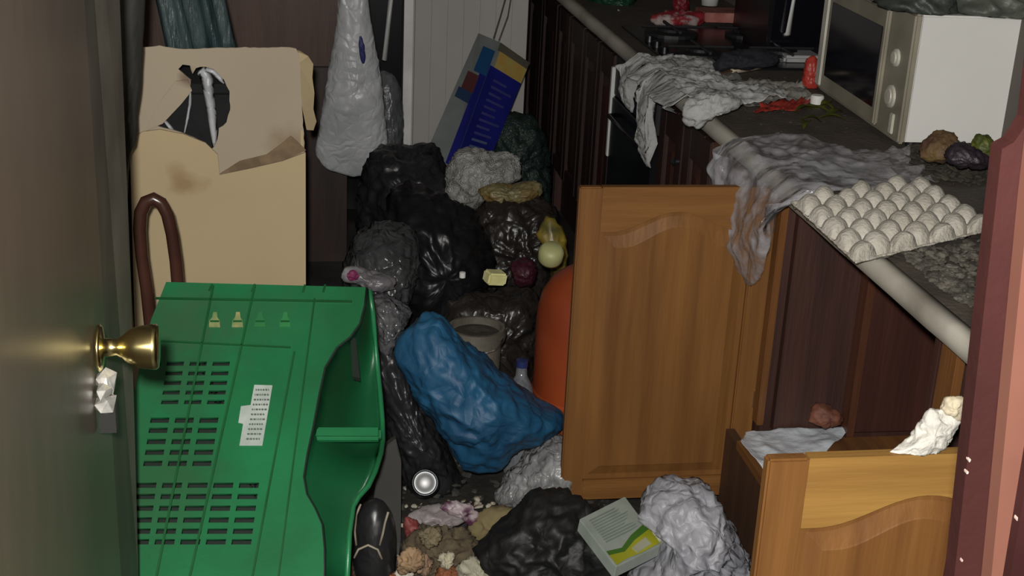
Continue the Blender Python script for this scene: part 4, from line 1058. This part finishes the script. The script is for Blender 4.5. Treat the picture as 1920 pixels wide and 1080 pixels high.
bag('chips_packet', [(1002, 440), (1012, 425), (1028, 405), (1042, 412), (1058, 430), (1060, 470), (1064, 620), (1042, 620), (1036, 500), (1016, 458)], 3.60, .05, .006, 16, mat('yellow_packet', (.28, .20, .03), rough=.4, c2=(.08, .07, .02), scale=22), 'yellow crumpled packet just above the gas bottle cap', 'packet', 30, nring=9, nseg=60)
bag('magenta_ball', [(958, 500), (968, 488), (985, 485), (1002, 492), (1008, 510), (1000, 528), (980, 535), (962, 525)], 3.25, .05, .003, 10, mat('crimson_plastic', (.040, .006, .014), rough=.5), 'dark crimson bundle left of the orange gas bottle', 'bundle', 31, nring=9, nseg=50, crf=1.2)
# cream block
p = at(928, 520, y=3.24)
cbm = bmesh.new(); Mx = Matrix.Translation(p) @ Matrix.Rotation(.16, 4, 'Y') @ Matrix.Rotation(.3, 4, 'Z')
bmesh.ops.create_cube(cbm, size=1, matrix=Mx @ Matrix.Diagonal((.052, .04, .032, 1)))
tag(put('cream_carton', cbm, mat('cream_pack', (.85, .82, .48), rough=.4, c2=(.6, .57, .25), scale=20), bev=.005), 'small bright cream pack lying before the large black bin bag', 'pack')
tag(put('bottle_cap', lathe([(0, 0), (.008, 0), (.008, .014), (0, .016)], c=at(867, 520, y=3.30), n=16), white_en), 'tiny white cap glinting on the large black bin bag', 'bottle cap')

# generic heap base under the things at the back (torn packaging, cups, dirt)
heap('rubbish_layer', [(655, 640), (760, 560), (1000, 560), (1040, 700), (1000, 900), (1300, 1060), (1000, 1120), (660, 1120)], .001, 900, .016, .035, mat('dark_rubbish', (.060, .055, .046), rough=.8, c2=(.02, .018, .016), scale=18), 'layer of small dark rubbish bits covering the floor of the aisle', 'rubbish', seed=9)

heap('highlight_bits', [(745, 950), (900, 930), (1000, 960), (900, 1010), (960, 1090), (660, 1100), (740, 1000)], .03, 120, .008, .05, mat('pale_highlight', (.42, .38, .30), rough=.7, c2=(.12, .07, .04), scale=24, fac=(.42, .55)), 'small pale bits added as highlights around the food waste at the bottom of the aisle', 'highlight bits', seed=12)  # pale bits stand in for highlights in the dark aisle
heap('highlight_bits', [(690, 560), (760, 620), (720, 700), (760, 800), (760, 940), (700, 860)], .02, 60, .007, .22, mat('grey_highlight', (.30, .30, .29), rough=.35, c2=(.06, .06, .06), scale=24, fac=(.42, .55)), 'small grey bits added as highlights between the green basket and the blue bag', 'highlight bits', seed=15)  # greyish bits stand in for highlights in the gap
# gas bottle
gx = at(1005, 640, y=3.0).x + .15
gbt = thing('gas_bottle', 'orange butane gas bottle half hidden behind the big open oak door', 'gas bottle', (gx, 3.0, 0))
put('cylinder', lathe([(0, .01), (.12, .01), (.145, .03), (.15, .06), (.15, .42), (.148, .45), (.138, .49), (.115, .525), (.08, .548), (.045, .556), (0, .557)], c=(gx, 3.0, 0), n=44), orange, gbt, smooth=True)
put('weld_seam', lathe([(.150, .232), (.1525, .236), (.1525, .242), (.150, .246)], c=(gx, 3.0, 0), n=44), orange, gbt, smooth=True)
put('foot_ring', lathe([(.118, 0), (.124, 0), (.124, .03), (.118, .03), (.118, 0)], c=(gx, 3.0, 0), n=36), orange, gbt)
put('valve', lathe([(0, .555), (.022, .555), (.022, .585), (.016, .59), (0, .59)], c=(gx, 3.0, 0), n=20), brass, gbt, smooth=True)
vc = at(1036, 482, y=2.98)
put('regulator', lathe([(0, -.022), (.026, -.022), (.030, -.012), (.030, .010), (.022, .022), (0, .024)], M=Matrix.Translation((vc.x, 3.0, .592)) @ Matrix.Rotation(.5, 4, 'X'), n=30), mat('pale_yellow_plastic', (.36, .36, .16), rough=.5), gbt, smooth=True)

# bucket
bxy = at(905, 612, y=3.0)
buc = thing('bucket', 'dirty white bucket with a dark inside between the blue bag and the gas bottle', 'bucket', (bxy.x, 3.1, 0))
ro = .064; zt_ = at(900, 612, y=3.1).z
put('tub', lathe([(0, .002), (ro * .78, .002), (ro * .8, .01), (ro, zt_ - .02), (ro + .006, zt_ - .02), (ro + .006, zt_), (ro - .002, zt_), (ro * .8, .02), (0, .02)], c=(bxy.x, 3.1, 0), n=40), mat('grubby_white_plastic', (.20, .18, .145), rough=.5, c2=(.09, .08, .062), scale=9), buc, smooth=False)
put('contents', lathe([(0, zt_ - .015), (ro * .5, zt_ - .012), (ro - .004, zt_ - .018), (ro * .8, .03), (0, .03)], c=(bxy.x, 3.1, 0), n=30), dirt, buc)
put('bail_handle', tube(bmesh.new(), [(bxy.x + (ro + .008) * math.cos(t), 3.1 - (ro + .008) * math.sin(t) , zt_ - .012 - .03 * math.sin(t)) for t in [PI * k / 12 for k in range(13)]], .0025, 6), steel, buc)
bag('bin_bag', [(800, 640), (840, 560), (880, 545), (940, 540), (1000, 535), (1012, 560), (1010, 690), (960, 800), (800, 800)], 3.38, .12, .010, 9, MATS['brown_black_bag'], 'low dark bag lying behind the dirty bucket', 'bin bag', 33)
# clear bottle
cb0 = at(975, 700, y=2.95)
pb_ = thing('plastic_bottle', 'clear plastic bottle standing left of the orange gas bottle', 'bottle', (cb0.x, 2.93, 0))
clearp = film('clear_bottle_plastic', (.35, .37, .40), .25, .55, rough=.1, bump=.1)
put('bottle_body', lathe([(0, .012), (.030, .002), (.033, .012), (.033, .08), (.030, .09), (.033, .10), (.033, .20), (.028, .235), (.014, .262), (.012, .285), (0, .286)], c=(cb0.x, 2.93, .05), n=30), clearp, pb_, smooth=True)
put('bottle_cap', lathe([(0, 0), (.0145, 0), (.0145, .016), (0, .018)], c=(cb0.x, 2.93, .336), n=20), mat('navy_cap', (.02, .03, .12), rough=.4), pb_)
# blue bag
bag('blue_plastic_bag', [(738, 655), (752, 625), (775, 600), (800, 584), (826, 590), (848, 612), (868, 640), (905, 672), (945, 705), (985, 745), (1018, 765), (1058, 775), (1052, 798), (1030, 815), (995, 825), (962, 838), (945, 860), (925, 876), (890, 878), (862, 866), (845, 838), (822, 800), (795, 760), (770, 725), (748, 690)], 2.82, .13, .009, 7, bluebag, 'bright blue plastic bag slumped between the green basket and the oak door', 'plastic bag', 34, nring=18, nseg=160, sharp=2, crf=.55)
# things right under it
bag('plastic_bag', [(930, 940), (945, 905), (975, 880), (1000, 850), (1040, 825), (1085, 830), (1090, 950), (1040, 975), (975, 962)], 2.80, .09, .012, 12, mat('greyish_clear_bag', (.30, .30, .30), crinkle=True, rough=.35, c2=(.12, .12, .12), scale=14, bump=.8, bscale=30), 'greyish white crumpled bag at the foot of the big oak door', 'plastic bag', 35)
bag('bin_bag', [(700, 640), (735, 640), (760, 690), (790, 760), (835, 830), (860, 880), (880, 930), (800, 960), (740, 900), (715, 780)], 3.00, .10, .010, 9, mat('dull_black_bag', (.022, .023, .025), crinkle=True, rough=.35, bump=.7, bscale=22), 'dull black bag in the gap between green basket and blue bag', 'bin bag', 36)
bag('plastic_bag', [(690, 560), (730, 555), (770, 580), (760, 610), (735, 650), (720, 690), (700, 650)], 3.02, .07, .012, 12, mat('silvery_film', (.12, .12, .125), crinkle=True, rough=.25, c2=(.05, .05, .055), scale=14, bump=.9, bscale=30), 'silvery grey film bag above the blue bag, right of the green basket', 'plastic bag', 37)
# can
cc = at(797, 905, y=2.72)
can = thing('drinks_can', 'silver drinks can lying end-on left of the blue bag', 'can', (cc.x, 2.72, 0))
dirc = (CAM - cc).normalized(); dirc = (dirc + Vector((0, -.1, .1))).normalized()
qc = Matrix.Translation(Vector(cc)) @ dirc.to_track_quat('Z', 'Y').to_matrix().to_4x4()
put('can_body', lathe([(0, -.115), (.026, -.115), (.033, -.105), (.033, -.012), (.029, -.002), (.029, .002), (.027, .002), (.026, -.004), (.024, -.004)], M=qc, n=36), mat('dull_silver', (.15, .16, .17), rough=.3, metal=.8, var=.5, scale=20), can, smooth=True)
put('can_end', lathe([(.026, -.004), (.022, -.005), (.018, .0), (.010, .003), (0, .004)], M=qc, n=30), mat('shiny_silver', (.5, .5, .5), rough=.5, metal=.6, var=.1), can, smooth=True)
# shoe
sh0 = at(700, 1000, y=2.45)
shoe = thing('shoe', 'black shoe with pale piping standing beside the green basket', 'shoe', (sh0.x, sh0.y, 0))
shm = mat('black_leather', (.020, .020, .021), rough=.35, var=.4)
bm = sack([(664, 1075), (660, 1040), (664, 990), (676, 950), (700, 934), (722, 942), (738, 970), (742, 1020), (740, 1075), (730, 1110), (680, 1110)], 2.42, .05, .002, 6, seed=40, nring=14, nseg=90, flatz=.0, crf=.2)
put('upper', bm, shm, shoe, smooth=True)
pip = mat('pale_piping', (.34, .30, .22), rough=.6)
for pts in ([(668, 1022), (665, 995), (668, 965), (676, 945)], [(712, 1022), (718, 1000), (722, 980), (728, 960)], [(664, 1046), (672, 1030), (690, 1022), (708, 1030), (716, 1048)]):
    put('piping', tube(bmesh.new(), [at(u, v, y=2.372) for u, v in pts], .0025, 6), pip, shoe, smooth=True)
# grey mat/board beside basket
gm = [at(u, v, y=2.62) for u, v in ((716, 860), (745, 840), (755, 880), (752, 1020), (745, 1110), (690, 1110), (700, 960))]
gm = [Vector((p.x, p.y + (p.z) * .15, max(p.z, .0))) for p in gm]
tag(put('rubber_mat', hexa(gm, [p + Vector((0, .02, 0)) for p in gm]), mat('dark_grey_rubber', (.045, .042, .036), rough=.7), bev=.002), 'dark grey rubber mat propped beside the green basket', 'mat')
# rubbish in the foreground
bag('food_packet', [(766, 968), (790, 956), (835, 952), (880, 958), (870, 975), (840, 985), (800, 982), (775, 980)], 2.62, .03, .004, 16, mat('grey_white_wrap', (.30, .28, .27), rough=.5, c2=(.2, .16, .16), scale=14), 'greyish white wrapper with purple tint before the drinks can', 'wrapper', 42, nring=8, nseg=50)
bag('purple_wrapper', [(820, 948), (850, 940), (880, 945), (905, 965), (900, 985), (885, 990), (860, 970), (835, 962)], 2.60, .015, .005, 20, mat('purple_white_wrap', (.34, .28, .29), rough=.5, c2=(.09, .03, .06), scale=24, fac=(.45, .55)), 'purple and white torn wrapper right of the greyish wrapper', 'wrapper', 43, nring=8, nseg=50)
bag('red_wrapper', [(757, 970), (768, 966), (790, 985), (800, 1000), (785, 1020), (765, 1015), (757, 995)], 2.55, .02, .004, 16, mat('faded_red_wrap', (.26, .05, .045), rough=.6, c2=(.12, .03, .03), scale=12), 'faded red wrapper on the rubbish right of the black shoe', 'wrapper', 44, nring=8, nseg=50)
bag('paper_bag', [(880, 985), (900, 960), (935, 952), (965, 958), (985, 965), (970, 990), (935, 1010), (900, 1030), (878, 1018)], 2.60, .03, .005, 12, mat('ochre_paper', (.22, .18, .075), rough=.85, c2=(.14, .11, .05), scale=14), 'ochre brown paper bag left of the black bag', 'paper bag', 45, nring=8, nseg=60)
brk = mat('brown_food_waste', (.13, .10, .055), rough=.9, c2=(.05, .035, .022), scale=26, bump=.6)
bag('food_waste', [(770, 1020), (800, 990), (850, 985), (880, 1010), (890, 1040), (880, 1110), (750, 1110), (752, 1050)], 2.50, .05, .010, 16, brk, 'clump of brown food waste at the bottom of the aisle', 'food waste', 46, crf=1.6)
for i, (o, c, lb) in enumerate((([(745, 1060), (755, 1042), (775, 1030), (790, 1045), (785, 1065), (760, 1075)], (.34, .22, .12), 'tan torn scrap right of the shoe'),
        ([(822, 1048), (832, 1038), (850, 1040), (852, 1055), (838, 1066), (825, 1060)], (.50, .45, .32), 'cream lump on the brown food waste'),
        ([(746, 1078), (756, 1062), (772, 1072), (780, 1090), (760, 1100)], (.62, .58, .50), 'white curved scrap at the bottom edge by the shoe'),
        ([(870, 1062), (895, 1050), (925, 1062), (930, 1100), (865, 1100)], (.40, .38, .28), 'pale greenish cream scrap left of the black bag, bottom edge'),
        ([(690, 1072), (710, 1062), (735, 1070), (738, 1100), (690, 1100)], (.24, .085, .03), 'orange-brown peel below the black shoe'),
        ([(822, 1070), (840, 1064), (862, 1068), (864, 1090), (825, 1095)], (.26, .09, .035), 'orange-brown peel on the food waste'),
        ([(786, 1000), (802, 992), (822, 996), (826, 1012), (806, 1020), (790, 1014)], (.20, .16, .09), 'olive brown crumpled scrap below the red wrapper'),
        ([(640, 1072), (655, 1055), (672, 1062), (670, 1095), (645, 1100)], (.10, .055, .025), 'brown scrap between basket and shoe'),
        ([(775, 1048), (795, 1040), (812, 1050), (806, 1072), (786, 1078)], (.28, .18, .11), 'light brown ring-shaped peel on the food waste'))):
    bag('scrap', o, 2.38 + .006 * i, .013, .005, 22, mat('scrap%d' % i, c, rough=.8, var=.45, scale=22, bump=.5), lb, 'scrap', 50 + i, nring=8, nseg=50, crf=2.6)
# black bag front
bag('bin_bag', [(885, 1040), (925, 1020), (960, 990), (985, 965), (1010, 950), (1055, 943), (1095, 948), (1120, 975), (1145, 1010), (1165, 1050), (1180, 1130), (930, 1130), (915, 1075)], 2.42, .10, .006, 7, mat('matt_black_bag', (.0065, .0065, .0065), crinkle=True, rough=.6, var=.4, bump=.5, bscale=20), 'matt black bag at the bottom centre before the big oak door', 'bin bag', 60, nring=14)
# printed carton
cy0 = 2.30
Cq = [at(1086, 972, y=2.36), at(1172, 929, y=2.46), at(1240, 1020, y=2.30), at(1155, 1062, y=2.20)]
nrm = (Cq[1] - Cq[0]).cross(Cq[3] - Cq[0]).normalized()
if nrm.y > 0: nrm = -nrm
jc = thing('juice_carton', 'flattened white drink carton with a green and yellow band on the black bag', 'carton', Cq[0])
put('carton_body', hexa(Cq, [p - nrm * .03 for p in Cq]), mat('carton_white', (.34, .38, .34), rough=.5, c2=(.27, .31, .27), scale=20), jc, bev=.003)
def cp(poly, m_, off=.001, name='print_panel'):
    q = lambda s, t: Cq[0].lerp(Cq[1], s).lerp(Cq[3].lerp(Cq[2], s), t)
    P_ = [q(s, t) + nrm * off for s, t in poly]
    return put(name, hexa(P_, [p + nrm * .001 for p in P_]), m_, jc)
yg = mat('yellow_print', (.38, .38, .02), rough=.5); gg = mat('green_print', (.06, .17, .02), rough=.5)
cp([(.02, .80), (.3, .86), (.6, .76), (.98, .70), (.98, .98), (.6, .99), (.3, .97), (.02, .99)], yg)
cp([(.02, .72), (.3, .78), (.6, .66), (.98, .58), (.98, .70), (.6, .76), (.3, .86), (.02, .80)], gg)
rnd = random.Random(4)
for k in range(10):
    t = .12 + k * .05; cp([(.12, t), (.12 + .5 + .25 * rnd.random(), t), (.12 + .5 + .2 * rnd.random(), t + .018), (.12, t + .018)], mat('carton_print', (.22, .27, .23), rough=.6), .0012, 'text_line')
cp([(.45, .86), (.8, .80), (.82, .94), (.48, .97)], mat('carton_pale', (.40, .40, .28), rough=.6), .0022)
# second packet with green band beside it
bag('green_white_packet', [(1205, 960), (1240, 948), (1262, 955), (1258, 990), (1240, 1020), (1215, 1035), (1205, 1000)], 2.36, .02, .004, 14, mat('green_white', (.40, .42, .34), rough=.5, c2=(.13, .22, .04), scale=14, fac=(.42, .5)), 'crumpled white and green packet right of the drink carton', 'packet', 61, nring=8, nseg=50)
# white bag front right
bag('carrier_bag', [(1195, 970), (1215, 935), (1250, 915), (1280, 908), (1305, 918), (1330, 915), (1340, 935), (1345, 965), (1370, 1005), (1395, 1045), (1420, 1100), (1420, 1150), (1170, 1150), (1190, 1080), (1235, 1040), (1245, 1000), (1215, 985)], 2.34, .13, .015, 9, greybag, 'greyish white carrier bag slumped at the bottom right before the oak doors', 'carrier bag', 62, nring=18, nseg=170, crf=.8)

for o in list(COL.objects):
    if o.parent is None and 'category' in o.keys():
        g = {'base_cabinet': 'base cabinets under the worktop', 'bin_bag': 'dark bin bags heaped on the floor', 'plastic_strip': 'white strips in the carton hole',
             'cord': 'cords above the blue pack', 'plastic_roll': 'teal plastic rolls behind the carton', 'scrap': 'scraps of rubbish at the bottom of the aisle'}.get(o.name.split('.')[0])
        if g: o['group'] = g
